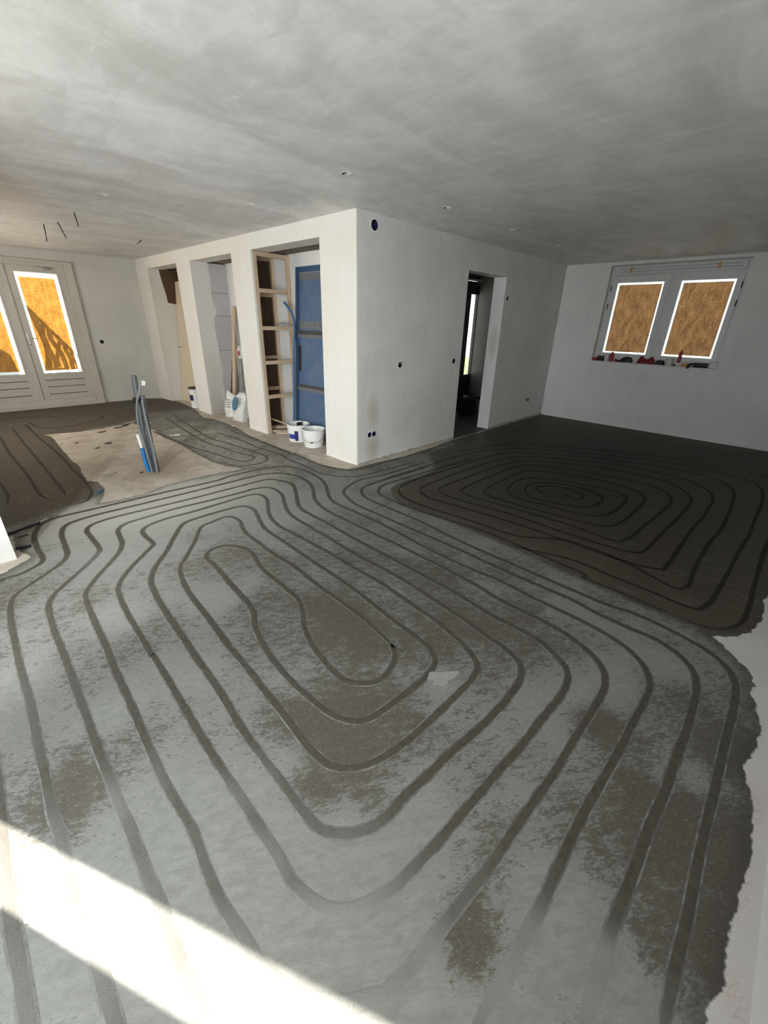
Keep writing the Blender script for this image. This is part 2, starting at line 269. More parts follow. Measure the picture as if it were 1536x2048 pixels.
# ---- traced floor drawing, metres
GROOVES={
 'alpha':[(-1.957,-2.516),(-1.966,-2.447),(-1.96,-2.434),(-2.002,-2.502),(-2.041,-2.529),(-2.143,-2.562),(-2.23,-2.541),(-2.301,-2.45),(-2.304,-2.334),(-2.269,-2.134),(-2.212,-1.984),(-2.101,-1.788),(-2.079,-1.598),(-2.066,-1.286),(-2.003,-0.994),(-2.078,-0.813),(-2.198,-0.783),(-2.277,-0.867),(-2.285,-1.031),(-2.313,-1.314),(-2.331,-1.549),(-2.358,-1.681),(-2.412,-1.791),(-2.471,-2.02),(-2.492,-2.267),(-2.485,-2.444),(-2.47,-2.557),(-2.426,-2.646),(-2.368,-2.685),(-2.266,-2.699),(-2.132,-2.707),(-1.995,-2.707),(-1.895,-2.684),(-1.838,-2.608),(-1.827,-2.571),(-1.807,-2.32),(-1.78,-2.06),(-1.756,-1.766),(-1.749,-1.404),(-1.735,-1.05),(-1.727,-0.778),(-1.685,-0.615),(-1.597,-0.362),(-1.605,-0.234),(-1.657,-0.186),(-1.839,-0.168),(-2.061,-0.173),(-2.173,-0.201),(-2.297,-0.355),(-2.459,-0.59),(-2.579,-0.739),(-2.656,-0.87),(-2.691,-0.992),(-2.716,-1.197),(-2.733,-1.456),(-2.743,-1.667),(-2.749,-1.725),(-2.758,-1.935),(-2.771,-2.15),(-2.789,-2.331),(-2.795,-2.525),(-2.796,-2.686),(-2.799,-2.805),(-2.791,-2.886),(-2.764,-2.927),(-2.726,-2.965),(-2.672,-2.999),(-2.598,-3.016),(-2.5,-3.015),(-2.38,-3.026),(-2.245,-3.033),(-2.076,-3.053),(-1.934,-3.06),(-1.803,-3.06),(-1.69,-3.049),(-1.62,-3.024),(-1.569,-2.974),(-1.543,-2.893),(-1.524,-2.752),(-1.497,-2.579),(-1.476,-2.351),(-1.453,-2.135),(-1.446,-1.91),(-1.452,-1.588),(-1.437,-1.192),(-1.419,-0.753),(-1.387,-0.584),(-1.287,-0.367),(-1.204,-0.206),(-1.174,-0.015),(-1.225,0.091),(-1.38,0.133),(-1.372,0.123),(-1.742,0.131),(-2.099,0.157),(-2.401,0.141),(-2.529,0.119),(-2.601,0.047),(-2.626,-0.07),(-2.649,-0.226),(-2.706,-0.357),(-2.805,-0.49),(-2.907,-0.615),(-2.99,-0.737),(-3.022,-0.821),(-3.038,-0.992),(-3.046,-1.154),(-3.056,-1.383),(-3.071,-1.605),(-3.081,-1.845),(-3.086,-1.942),(-3.094,-2.068),(-3.103,-2.249),(-3.106,-2.393),(-3.101,-2.52),(-3.102,-2.604),(-3.115,-2.707),(-3.121,-2.787),(-3.12,-2.873),(-3.113,-2.952),(-3.108,-3.053),(-3.067,-3.155),(-3.004,-3.24),(-2.941,-3.285),(-2.912,-3.308),(-2.832,-3.324),(-2.764,-3.33),(-2.622,-3.34),(-2.474,-3.354),(-2.317,-3.358),(-2.102,-3.367),(-2.025,-3.37),(-1.839,-3.369),(-1.633,-3.371),(-1.473,-3.367),(-1.381,-3.351),(-1.316,-3.319),(-1.248,-3.244),(-1.2,-3.125),(-1.173,-2.994),(-1.171,-2.797),(-1.17,-2.639),(-1.137,-2.421),(-1.121,-2.073),(-1.114,-1.676),(-1.118,-1.219),(-1.111,-0.808),(-1.036,-0.53),(-0.893,-0.307),(-0.803,-0.117),(-0.77,0.148),(-0.844,0.348),(-0.983,0.453),(-1.128,0.473),(-1.786,0.469),(-2.328,0.476),(-2.641,0.482),(-2.82,0.455),(-2.899,0.397),(-2.946,0.251),(-2.965,0.049),(-2.983,-0.136),(-3.031,-0.24),(-3.138,-0.346),(-3.245,-0.434),(-3.322,-0.506),(-3.357,-0.608),(-3.375,-0.766),(-3.385,-0.961),(-3.395,-1.245),(-3.397,-1.535),(-3.403,-1.672),(-3.41,-1.854),(-3.416,-2.045),(-3.422,-2.182),(-3.419,-2.288),(-3.428,-2.499),(-3.418,-2.651),(-3.416,-2.795),(-3.414,-2.87),(-3.415,-2.937),(-3.425,-3.044)],
 'inner':[(-1.964,-2.438),(-1.948,-2.347),(-1.924,-2.195),(-1.912,-1.988),(-1.906,-1.703),(-1.886,-1.404),(-1.897,-1.168),(-1.888,-0.929),(-1.88,-0.733),(-1.847,-0.593),(-1.804,-0.478),(-1.816,-0.343),(-1.871,-0.309),(-1.989,-0.333),(-2.07,-0.348),(-2.132,-0.413),(-2.226,-0.557),(-2.389,-0.772),(-2.457,-0.855),(-2.497,-0.955),(-2.534,-1.112),(-2.555,-1.296),(-2.569,-1.519),(-2.585,-1.724),(-2.596,-1.874),(-2.6,-2.026),(-2.614,-2.222),(-2.625,-2.429),(-2.638,-2.598),(-2.634,-2.684),(-2.621,-2.739),(-2.58,-2.787),(-2.521,-2.829),(-2.423,-2.859),(-2.299,-2.875),(-2.133,-2.88),(-1.94,-2.882),(-1.818,-2.873),(-1.744,-2.839),(-1.673,-2.7),(-1.654,-2.603),(-1.627,-2.469),(-1.609,-2.238),(-1.586,-2.008),(-1.589,-1.739),(-1.586,-1.381),(-1.599,-1.041),(-1.607,-0.766),(-1.545,-0.526),(-1.391,-0.239),(-1.359,-0.134),(-1.37,-0.041),(-1.458,0.008),(-1.707,0.001),(-1.993,-0.012),(-2.244,-0.004),(-2.399,-0.042),(-2.464,-0.104),(-2.482,-0.205),(-2.478,-0.365),(-2.489,-0.418),(-2.562,-0.492),(-2.696,-0.629),(-2.79,-0.742),(-2.847,-0.843),(-2.868,-0.94),(-2.889,-1.161),(-2.9,-1.43),(-2.907,-1.628),(-2.904,-1.62),(-2.912,-1.883),(-2.918,-2.006),(-2.926,-2.195),(-2.931,-2.377),(-2.934,-2.514),(-2.934,-2.65),(-2.936,-2.76),(-2.938,-2.861),(-2.943,-2.932),(-2.93,-3.009),(-2.906,-3.067),(-2.865,-3.113),(-2.81,-3.144),(-2.738,-3.17),(-2.675,-3.18),(-2.55,-3.193),(-2.469,-3.196),(-2.313,-3.205),(-2.161,-3.212),(-2.013,-3.223),(-1.827,-3.226),(-1.644,-3.233),(-1.532,-3.221),(-1.458,-3.191),(-1.4,-3.117),(-1.351,-3.002),(-1.339,-2.858),(-1.345,-2.684),(-1.324,-2.491),(-1.309,-2.303),(-1.306,-2.043),(-1.301,-1.749),(-1.296,-1.416),(-1.278,-1.018),(-1.27,-0.662),(-1.204,-0.475),(-1.058,-0.231),(-0.959,-0.016),(-1.001,0.183),(-1.085,0.284),(-1.454,0.295),(-1.862,0.294),(-2.215,0.311),(-2.531,0.326),(-2.683,0.308),(-2.758,0.261),(-2.791,0.176),(-2.793,0.018),(-2.796,-0.212),(-2.844,-0.305),(-2.944,-0.429),(-3.058,-0.551),(-3.15,-0.657),(-3.197,-0.762),(-3.211,-0.876),(-3.223,-1.074),(-3.225,-1.279),(-3.236,-1.693),(-3.238,-1.834),(-3.246,-2.017),(-3.247,-2.182),(-3.251,-2.315),(-3.249,-2.415),(-3.251,-2.519),(-3.254,-2.619),(-3.252,-2.676),(-3.256,-2.766),(-3.257,-2.905),(-3.264,-3.014),(-3.269,-3.106),(-3.277,-3.212)],
 'outer':[(-2.87,-3.51),(-2.778,-3.51),(-2.697,-3.512),(-2.618,-3.513),(-2.535,-3.515),(-2.428,-3.518),(-2.306,-3.513),(-2.084,-3.51),(-1.776,-3.521),(-1.556,-3.522),(-1.379,-3.526),(-1.263,-3.52),(-1.193,-3.498),(-1.112,-3.439),(-1.04,-3.326),(-1.005,-3.169),(-0.995,-2.994),(-0.995,-2.807),(-0.975,-2.529),(-0.993,-2.282),(-0.988,-1.917),(-0.946,-1.404),(-0.941,-1.024),(-0.942,-0.715),(-0.874,-0.541),(-0.725,-0.306),(-0.634,-0.103),(-0.592,0.169),(-0.625,0.435),(-0.742,0.588),(-0.97,0.645),(-1.331,0.648),(-1.516,0.609),(-2.102,0.635),(-2.604,0.637),(-2.894,0.645),(-3.012,0.591),(-3.076,0.465),(-3.111,0.315),(-3.122,0.114),(-3.123,-0.116),(-3.178,-0.189),(-3.269,-0.238),(-3.371,-0.253),(-3.483,-0.457),(-3.552,-1.18),(-3.541,-1.732),(-3.547,-2.021),(-3.561,-2.298),(-3.565,-2.456),(-3.563,-2.544),(-3.563,-2.675),(-3.562,-2.722),(-3.561,-2.79),(-3.565,-2.902)],
 'outer2':[(-2.679,-3.703),(-2.591,-3.699),(-2.476,-3.696),(-2.377,-3.689),(-2.29,-3.69),(-2.147,-3.692),(-1.971,-3.692),(-1.766,-3.701),(-1.645,-3.699),(-1.432,-3.702),(-1.208,-3.694),(-1.065,-3.678),(-0.982,-3.646),(-0.907,-3.576),(-0.858,-3.456),(-0.861,-3.295),(-0.854,-3.116),(-0.829,-2.966),(-0.835,-2.655),(-0.83,-2.344),(-0.82,-2.075),(-0.822,-1.784),(-0.824,-1.161),(-0.82,-0.89),(-0.761,-0.678),(-0.696,-0.559),(-0.548,-0.465),(-0.295,-0.407),(0.02,-0.467),(0.461,-0.474),(0.711,-0.486)],
 'outer3':[(-2.543,-3.841),(-2.448,-3.844),(-2.299,-3.841),(-2.179,-3.842),(-2.047,-3.838),(-1.851,-3.834),(-1.658,-3.835),(-1.581,-3.834),(-1.356,-3.832),(-1.116,-3.833),(-0.954,-3.822),(-0.868,-3.796),(-0.788,-3.733),(-0.736,-3.632),(-0.703,-3.474),(-0.688,-3.304),(-0.717,-3.132),(-0.718,-2.879),(-0.715,-2.669),(-0.711,-2.437),(-0.707,-2.181),(-0.689,-1.885),(-0.652,-1.538),(-0.646,-1.113),(-0.633,-0.829),(-0.544,-0.66),(-0.409,-0.591),(-0.099,-0.582),(0.31,-0.605),(0.673,-0.61)],
 'fourth':[(-0.529,-3.453),(-0.512,-3.198),(-0.511,-2.913),(-0.459,-2.912),(-0.424,-2.447),(-0.401,-2.081),(-0.458,-1.606),(-0.489,-1.28),(-0.489,-1.095),(-0.47,-0.873),(-0.388,-0.763),(-0.247,-0.697),(0.09,-0.708),(0.589,-0.737),(1.33,-0.807)],
 'sA':[(-0.529,2.669),(-0.487,2.015),(-0.489,1.469),(-0.448,1.003),(-0.492,0.758),(-0.489,0.389),(-0.515,0.123),(-0.449,-0.117),(-0.297,-0.279),(-0.073,-0.335),(0.302,-0.36),(0.651,-0.375)],
 'sB':[(-0.312,2.655),(-0.303,1.787),(-0.316,1.255),(-0.318,0.972),(-0.302,0.647),(-0.325,0.295),(-0.278,0.055),(-0.19,-0.091),(0.008,-0.15),(0.352,-0.145),(0.676,-0.151),(1.327,-0.16)],
 'uIn':[(-1.222,3.328),(-1.174,2.253),(-1.1,1.807),(-1.048,1.467),(-1.006,1.186),(-0.957,1.058),(-0.861,1.027),(-0.762,1.105),(-0.762,1.183),(-0.813,1.402),(-0.861,1.853),(-0.896,2.391),(-0.718,4.205)],
 'uOut':[(-1.151,1.176),(-1.11,0.986),(-0.993,0.874),(-0.829,0.841),(-0.683,0.925),(-0.631,1.081),(-0.634,1.319),(-0.692,1.908),(-0.745,2.532),(-0.507,4.427)],
 'm1':[(-2.915,4.315),(-2.93,3.713),(-2.931,3.111),(-2.914,2.412),(-2.91,1.876),(-2.917,1.459),(-2.907,1.296),(-2.856,1.138)],
 'm2':[(-2.718,4.861),(-2.73,3.839),(-2.73,2.999),(-2.73,2.302),(-2.732,1.808),(-2.735,1.375),(-2.736,1.178)],
 'm3':[(-2.538,5.008),(-2.536,3.995),(-2.514,3.283),(-2.504,2.616),(-2.514,2.006),(-2.514,1.521),(-2.53,1.19),(-2.579,0.998),(-2.655,0.882),(-2.795,0.87)],
 'm4':[(-3.142,2.039),(-3.138,1.66),(-3.139,1.469),(-3.174,1.252)],
 'm5':[(-2.817,5.039),(-2.652,5.31),(-2.487,5.175),(-2.44,4.727),(-2.277,4.447),(-2.106,4.452),(-1.849,4.546),(-1.6,4.67),(-1.501,4.938),(-1.633,5.227),(-2.08,5.405),(-2.433,5.573),(-2.789,5.582)],
 'r0':[(1.002,-2.126),(0.95,-2.19),(0.926,-2.261),(0.976,-2.321),(1.091,-2.318),(1.156,-2.19),(1.145,-2.022),(1.043,-1.89),(0.936,-1.873),(0.856,-1.956),(0.815,-2.103)],
 'r1':[(0.729,-1.841),(0.883,-1.786),(1.055,-1.793),(1.218,-1.923),(1.292,-2.114),(1.287,-2.347),(1.211,-2.463),(1.062,-2.503),(0.856,-2.481),(0.739,-2.374),(0.666,-2.209),(0.636,-2.08),(0.646,-1.949),(0.729,-1.841)],
 'r2':[(0.58,-1.706),(0.737,-1.654),(1.022,-1.619),(1.188,-1.68),(1.349,-1.912),(1.441,-2.208),(1.482,-2.523),(1.377,-2.65),(1.146,-2.681),(0.826,-2.672),(0.666,-2.603),(0.586,-2.452),(0.544,-2.163),(0.505,-1.892),(0.58,-1.706)],
 'r3':[(0.4,-1.543),(0.533,-1.51),(0.981,-1.494),(1.369,-1.514),(1.511,-1.621),(1.644,-1.903),(1.749,-2.314),(1.678,-2.662),(1.496,-2.794),(1.225,-2.82),(0.756,-2.813),(0.529,-2.767),(0.445,-2.662),(0.389,-2.33),(0.35,-1.953),(0.342,-1.672),(0.4,-1.543)],
 'r4':[(0.214,-1.375),(0.342,-1.337),(0.839,-1.322),(1.473,-1.356),(1.721,-1.521),(1.902,-2.037),(2.012,-2.55),(1.909,-2.871),(1.645,-3.001),(1.292,-3.009),(0.754,-2.976),(0.348,-2.948),(0.25,-2.856),(0.268,-2.471),(0.239,-2.011),(0.191,-1.605),(0.214,-1.375)],
 'r5':[(0.082,-1.18),(0.231,-1.158),(0.872,-1.169),(1.566,-1.224),(1.897,-1.437),(2.252,-2.148),(2.278,-2.789),(1.927,-3.114),(1.382,-3.154),(0.751,-3.129),(0.282,-3.111),(0.16,-3.059),(0.106,-2.857),(0.088,-2.461),(0.087,-1.992),(0.031,-1.595),(0.024,-1.313),(0.082,-1.18)],
 'r6':[(-0.065,-1.047),(0.151,-1.006),(0.908,-1.007),(1.708,-1.089),(2.068,-1.356),(2.472,-2.075),(2.574,-2.826),(2.237,-3.246),(1.557,-3.315),(0.928,-3.294),(0.133,-3.293),(0.016,-3.256),(-0.045,-3.048),(-0.047,-2.602),(-0.058,-2.169),(-0.11,-1.69),(-0.158,-1.253),(-0.065,-1.047)],
 'r7':[(-0.206,-0.882),(0.037,-0.821),(0.727,-0.847),(1.793,-0.923),(2.249,-1.269),(2.768,-2.224),(2.895,-2.969),(2.576,-3.394),(1.416,-3.478),(0.776,-3.451),(0.193,-3.45),(-0.037,-3.464),(-0.131,-3.447),(-0.177,-3.379),(-0.063,-3.068),(-0.041,-2.618),(-0.266,-2.28),(-0.312,-1.825),(-0.366,-1.298),(-0.325,-1.031),(-0.206,-0.882)],
 'r8':[(-0.105,-0.566),(0.315,-0.578),(1.664,-0.662),(2.442,-1.177),(3.076,-2.379),(3.184,-3.226),(2.836,-3.629),(1.403,-3.67),(0.882,-3.652),(0.329,-3.633),(-0.099,-3.615),(-0.259,-3.592),(-0.358,-3.538),(-0.35,-3.331),(-0.338,-3.052),(-0.325,-2.734),(-0.48,-2.308)],
 'r9':[(1.413,-0.444),(2.344,-0.734),(2.679,-1.064),(3.345,-2.31),(3.535,-3.282),(3.045,-3.819),(0.963,-3.793),(0.356,-3.789),(-0.115,-3.792),(-0.313,-3.776),(-0.446,-3.721),(-0.513,-3.638),(-0.529,-3.453)],
}
ISLAND=[(-2.462,4.059),(-2.4,3.881),(-2.404,3.562),(-2.425,3.137),(-2.435,2.743),(-2.448,2.388),(-2.432,2.093),(-2.466,1.861),(-2.489,1.498),(-2.423,1.394),(-2.423,1.134),(-2.476,0.942),(-2.555,0.755),(-2.551,0.744),(-2.381,0.722),(-2.194,0.72),(-1.973,0.823),(-1.625,0.845),(-1.357,0.824),(-1.083,0.774),(-1.18,0.981),(-1.238,1.284),(-1.239,1.746),(-1.209,2.347),(-1.244,2.849),(-1.172,3.383),(-1.268,3.976),(-1.246,4.159),(-1.44,4.054),(-1.77,3.978),(-2.066,3.946)]
PERIM=[(-0.277,6.376),(-0.06,6.212),(0.068,5.575),(-0.001,4.681),(-0.223,3.787),(-0.14,3.558),(-0.137,2.812),(-0.25,2.133),(-0.273,1.589),(-0.284,1.048),(-0.231,0.817),(-0.223,0.506),(-0.286,1.042),(-0.277,0.681),(-0.314,0.387),(-0.25,0.088),(-0.179,-0.043),(-0.037,-0.06),(0.242,-0.08),(0.735,-0.133),(1.309,-0.105),(1.967,-0.039)]
RIGHT=[(0.497,-3.913),(0.188,-3.868),(0.105,-3.855),(-0.019,-3.864),(-0.203,-3.864),(-0.37,-3.83),(-0.482,-3.774),(-0.552,-3.714),(-0.585,-3.656),(-0.626,-3.717),(-0.703,-3.798),(-0.772,-3.86),(-0.887,-3.893),(-0.922,-3.871),(-0.995,-3.897),(-1.055,-3.907),(-1.112,-3.928),(-1.173,-3.94),(-1.232,-3.932),(-1.307,-3.933),(-1.436,-3.905),(-1.526,-3.929),(-1.519,-3.919),(-1.564,-3.937),(-1.671,-3.954),(-1.831,-3.958),(-1.889,-3.961),(-1.965,-3.95),(-2.041,-3.944),(-2.105,-3.937),(-2.191,-3.939),(-2.269,-3.941),(-2.345,-3.923),(-2.377,-3.918)]
LEFTR=[(-2.954,0.692),(-3.027,0.665),(-3.085,0.627),(-3.16,0.566),(-3.205,0.496),(-3.225,0.431),(-3.231,0.3),(-3.23,0.179),(-3.216,0.124),(-3.209,0.091),(-3.174,-0.008),(-3.19,-0.033),(-3.256,-0.076),(-3.333,-0.141),(-3.36,-0.15)]
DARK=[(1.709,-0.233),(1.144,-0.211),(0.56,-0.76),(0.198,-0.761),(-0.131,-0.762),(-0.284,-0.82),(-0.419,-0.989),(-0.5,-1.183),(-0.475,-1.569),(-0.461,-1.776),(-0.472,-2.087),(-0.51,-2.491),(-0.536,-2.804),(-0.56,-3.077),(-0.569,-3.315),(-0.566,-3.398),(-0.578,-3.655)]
BACKD=[(-3.246,0.995),(-3.256,0.899),(-3.047,0.957),(-2.805,1.077),(-2.737,0.993),(-2.593,1.247),(-2.442,2.047),(-2.435,2.743),(-2.4,3.881),(-2.456,4.097),(-2.062,3.961),(-1.436,4.071),(-1.166,3.986),(-1.146,3.66),(-0.771,3.731),(-0.379,3.769),(-0.127,3.894),(-0.058,5.275)]
# ------------------------------------------------------------------ builders
WL = {}
def tag(o, label=None, cat=None, group=None, kind=None):
    if label: o['label'] = label
    if cat: o['category'] = cat
    if group: o['group'] = group
    if kind: o['kind'] = kind
    return o
def empty(name, loc, label=None, cat=None, group=None, kind=None):
    o = bpy.data.objects.new(name, None); COL.objects.link(o); o.location = loc; o.empty_display_size = 0.1
    WL[o.name] = Vector(loc)
    return tag(o, label, cat, group, kind)
class MB:
    def __init__(s): s.v = []; s.f = []; s.smooth = False
    def add(s, vs, fs):
        k = len(s.v); s.v += [tuple(v) for v in vs]; s.f += [tuple(i + k for i in f) for f in fs]; return s
    def box(s, x0, x1, y0, y1, z0, z1):
        x0, x1 = sorted((x0, x1)); y0, y1 = sorted((y0, y1)); z0, z1 = sorted((z0, z1))
        return s.add([(x0, y0, z0), (x1, y0, z0), (x1, y1, z0), (x0, y1, z0), (x0, y0, z1), (x1, y0, z1), (x1, y1, z1), (x0, y1, z1)],
                     [(0, 3, 2, 1), (4, 5, 6, 7), (0, 1, 5, 4), (1, 2, 6, 5), (2, 3, 7, 6), (3, 0, 4, 7)])
    def tube(s, pts, r, n=10, caps=True):
        P = [Vector(p) for p in pts]; rr = r if isinstance(r, (list, tuple)) else [r] * len(P)
        t0 = (P[1] - P[0]).normalized(); a = t0.orthogonal().normalized(); vs = []
        for i, p in enumerate(P):
            t = (P[min(i + 1, len(P) - 1)] - P[max(i - 1, 0)]).normalized()
            a = (a - t * a.dot(t)).normalized(); b_ = t.cross(a)
            for j in range(n):
                th = 2 * PI * j / n; vs.append(p + (a * math.cos(th) + b_ * math.sin(th)) * rr[i])
        fs = [(i * n + j, i * n + (j + 1) % n, (i + 1) * n + (j + 1) % n, (i + 1) * n + j) for i in range(len(P) - 1) for j in range(n)]
        if caps: fs += [tuple(range(n - 1, -1, -1)), tuple(range((len(P) - 1) * n, len(P) * n))]
        s.smooth = True
        return s.add(vs, fs)
    def lathe(s, prof, c, n=40):
        vs = [(c[0] + r * math.cos(2 * PI * j / n), c[1] + r * math.sin(2 * PI * j / n), c[2] + z) for r, z in prof for j in range(n)]
        fs = [(i * n + j, i * n + (j + 1) % n, (i + 1) * n + (j + 1) % n, (i + 1) * n + j) for i in range(len(prof) - 1) for j in range(n)]
        s.smooth = True
        return s.add(vs, fs)
    def bar(s, p0, p1, w, h, up=(0, 0, 1)):
        p0, p1 = Vector(p0), Vector(p1); t = (p1 - p0).normalized(); up = Vector(up); a = t.cross(up).normalized(); u = a.cross(t)
        vs = [p + a * (w / 2 * i) + u * (h / 2 * j) for p in (p0, p1) for i, j in ((-1, -1), (1, -1), (1, 1), (-1, 1))]
        return s.add(vs, [(0, 1, 2, 3), (7, 6, 5, 4), (0, 4, 5, 1), (1, 5, 6, 2), (2, 6, 7, 3), (3, 7, 4, 0)])
    def prism(s, poly, axis, a0, a1):
        n = len(poly)
        def mk(p, a):
            q = list(p); q.insert(axis, a); return tuple(q)
        return s.add([mk(p, a0) for p in poly] + [mk(p, a1) for p in poly],
                     [tuple(range(n)), tuple(range(2 * n - 1, n - 1, -1))] + [(i, (i + 1) % n, n + (i + 1) % n, n + i) for i in range(n)])
    def xf(s, mat): s.v = [tuple(mat @ Vector(v)) for v in s.v]; return s
    def build(s, name, mat, parent=None, bevel=0.0, smooth=None):
        V_ = np.array(s.v); c = Vector((V_.min(0) + V_.max(0)) / 2)
        if parent is None: c.z = V_[:, 2].min()
        me = bpy.data.meshes.new(name); me.from_pydata([tuple(Vector(v) - c) for v in s.v], [], s.f); me.update()
        bm = bmesh.new(); bm.from_mesh(me); bmesh.ops.recalc_face_normals(bm, faces=bm.faces); bm.to_mesh(me); bm.free()
        me.materials.append(mat if not isinstance(mat, str) else M[mat])
        o = bpy.data.objects.new(name, me); COL.objects.link(o)
        if (s.smooth if smooth is None else smooth):
            for p in me.polygons: p.use_smooth = True
            sm = me.attributes.new('sharp_edge', 'BOOLEAN', 'EDGE') if 'sharp_edge' not in me.attributes else me.attributes['sharp_edge']
            bm = bmesh.new(); bm.from_mesh(me)
            fl = [e.calc_face_angle(0.0) > 0.7 for e in bm.edges]; bm.free()
            sm.data.foreach_set('value', fl)
        WL[o.name] = c.copy()
        if parent: o.parent = parent; o.location = c - WL[parent.name]
        else: o.location = c
        if bevel:
            bv = o.modifiers.new('bevel', 'BEVEL'); bv.width = bevel; bv.segments = 2; bv.limit_method = 'ANGLE'
        return o
def part(name, mat, parent, *boxes, bevel=0.0):
    mb = MB()
    for b_ in boxes: mb.box(*b_)
    return mb.build(name, mat, parent, bevel)
def circle(cx, cy, r, n=24): return [(cx + r * math.cos(2 * PI * i / n), cy + r * math.sin(2 * PI * i / n)) for i in range(n)]
def slab(name, outer, holes, origin, u, v, depth, mat):
    """flat plate in the plane (u, v) with real holes, thickness 'depth' along u x v"""
    cu = bpy.data.curves.new('tmp', 'CURVE'); cu.dimensions = '2D'; cu.fill_mode = 'BOTH'; cu.extrude = abs(depth) / 2
    for pl in [outer] + holes:
        sp_ = cu.splines.new('POLY'); sp_.points.add(len(pl) - 1); sp_.use_cyclic_u = True
        for q, (a_, b_) in zip(sp_.points, pl): q.co = (a_, b_, 0, 1)
    t = bpy.data.objects.new('tmp', cu); COL.objects.link(t)
    dg = bpy.context.evaluated_depsgraph_get(); me = bpy.data.meshes.new_from_object(t.evaluated_get(dg))
    vs = [tuple(v_.co) for v_ in me.vertices]; fs = [tuple(p.vertices) for p in me.polygons]
    bpy.data.objects.remove(t); bpy.data.curves.remove(cu); bpy.data.meshes.remove(me)
    o_, u, v = Vector(origin), Vector(u), Vector(v); w = u.cross(v)
    mb = MB(); mb.add([o_ + u * a_ + v * b_ + w * (c_ + depth / 2) for a_, b_, c_ in vs], fs)
    ob = mb.build(name, mat, smooth=False)
    bm = bmesh.new(); bm.from_mesh(ob.data); bmesh.ops.remove_doubles(bm, verts=bm.verts, dist=1e-5); bmesh.ops.recalc_face_normals(bm, faces=bm.faces); bm.to_mesh(ob.data); bm.free()
    return tag(ob, kind='structure')
def rect(a0, a1, b0, b1): return [(a0, b0), (a1, b0), (a1, b1), (a0, b1)]
def catmull(pts, step=0.03, closed=False):
    P = [np.array(p, float) for p in pts]; out = []
    n = len(P)
    for i in range(n - 1):
        p0, p1, p2, p3 = P[max(i - 1, 0)], P[i], P[i + 1], P[min(i + 2, n - 1)]
        k = max(1, int(np.linalg.norm(p2 - p1) / step))
        for j in range(k):
            t = j / k; out.append(0.5 * (2 * p1 + (p2 - p0) * t + (2 * p0 - 5 * p1 + 4 * p2 - p3) * t * t + (3 * p1 - p0 - 3 * p2 + p3) * t ** 3))
    out.append(P[-1]); return out

# ------------------------------------------------------------------ floor
XL, XR, YF, YB, H = -4.2, 5.01, -4.0, 6.4, 2.6
def inpoly(X, Y, poly):
    r = np.zeros(X.shape, bool); n = len(poly)
    for i in range(n):
        (x0, y0), (x1, y1) = poly[i], poly[(i + 1) % n]
        if y0 == y1: continue
        c = ((y0 > Y) != (y1 > Y)) & (X < (x1 - x0) * (Y - y0) / (y1 - y0) + x0); r ^= c
    return r
def sdist(X, Y, poly):
    d = np.full(X.shape, 9.0); n = len(poly)
    for i in range(n):
        (x0, y0), (x1, y1) = poly[i], poly[(i + 1) % n]; dx, dy = x1 - x0, y1 - y0; l2 = dx * dx + dy * dy + 1e-12
        t = np.clip(((X - x0) * dx + (Y - y0) * dy) / l2, 0, 1); d = np.minimum(d, np.hypot(X - x0 - t * dx, Y - y0 - t * dy))
    return np.where(inpoly(X, Y, poly), d, -d)
def sm(x, a, b_):
    t = np.clip((x - a) / (b_ - a), 0, 1); return t * t * (3 - 2 * t)
PERIM_P = PERIM + [(5.2, -0.02), (5.2, 7), (-0.3, 7)]
RIGHT_P = RIGHT + [(-2.5, -4.3), (5.2, -4.3), (0.9, -3.93)]
LEFTR_P = LEFTR + [(-4.5, -0.16), (-4.5, 0.45), (-3.3, 0.45), (-3.16, 0.51), (-3.05, 0.60)]
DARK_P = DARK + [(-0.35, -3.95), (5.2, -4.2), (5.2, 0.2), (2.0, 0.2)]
BACK_P = [(-4.4, 0.55), (-3.1, 0.75), (-2.55, 1.0), (-2.35, 2.2), (-2.3, 4.0), (-1.3, 4.25), (-0.9, 4.9), (-0.25, 4.75), (0.3, 4.9), (0.4, 6.6), (-4.4, 6.6)]
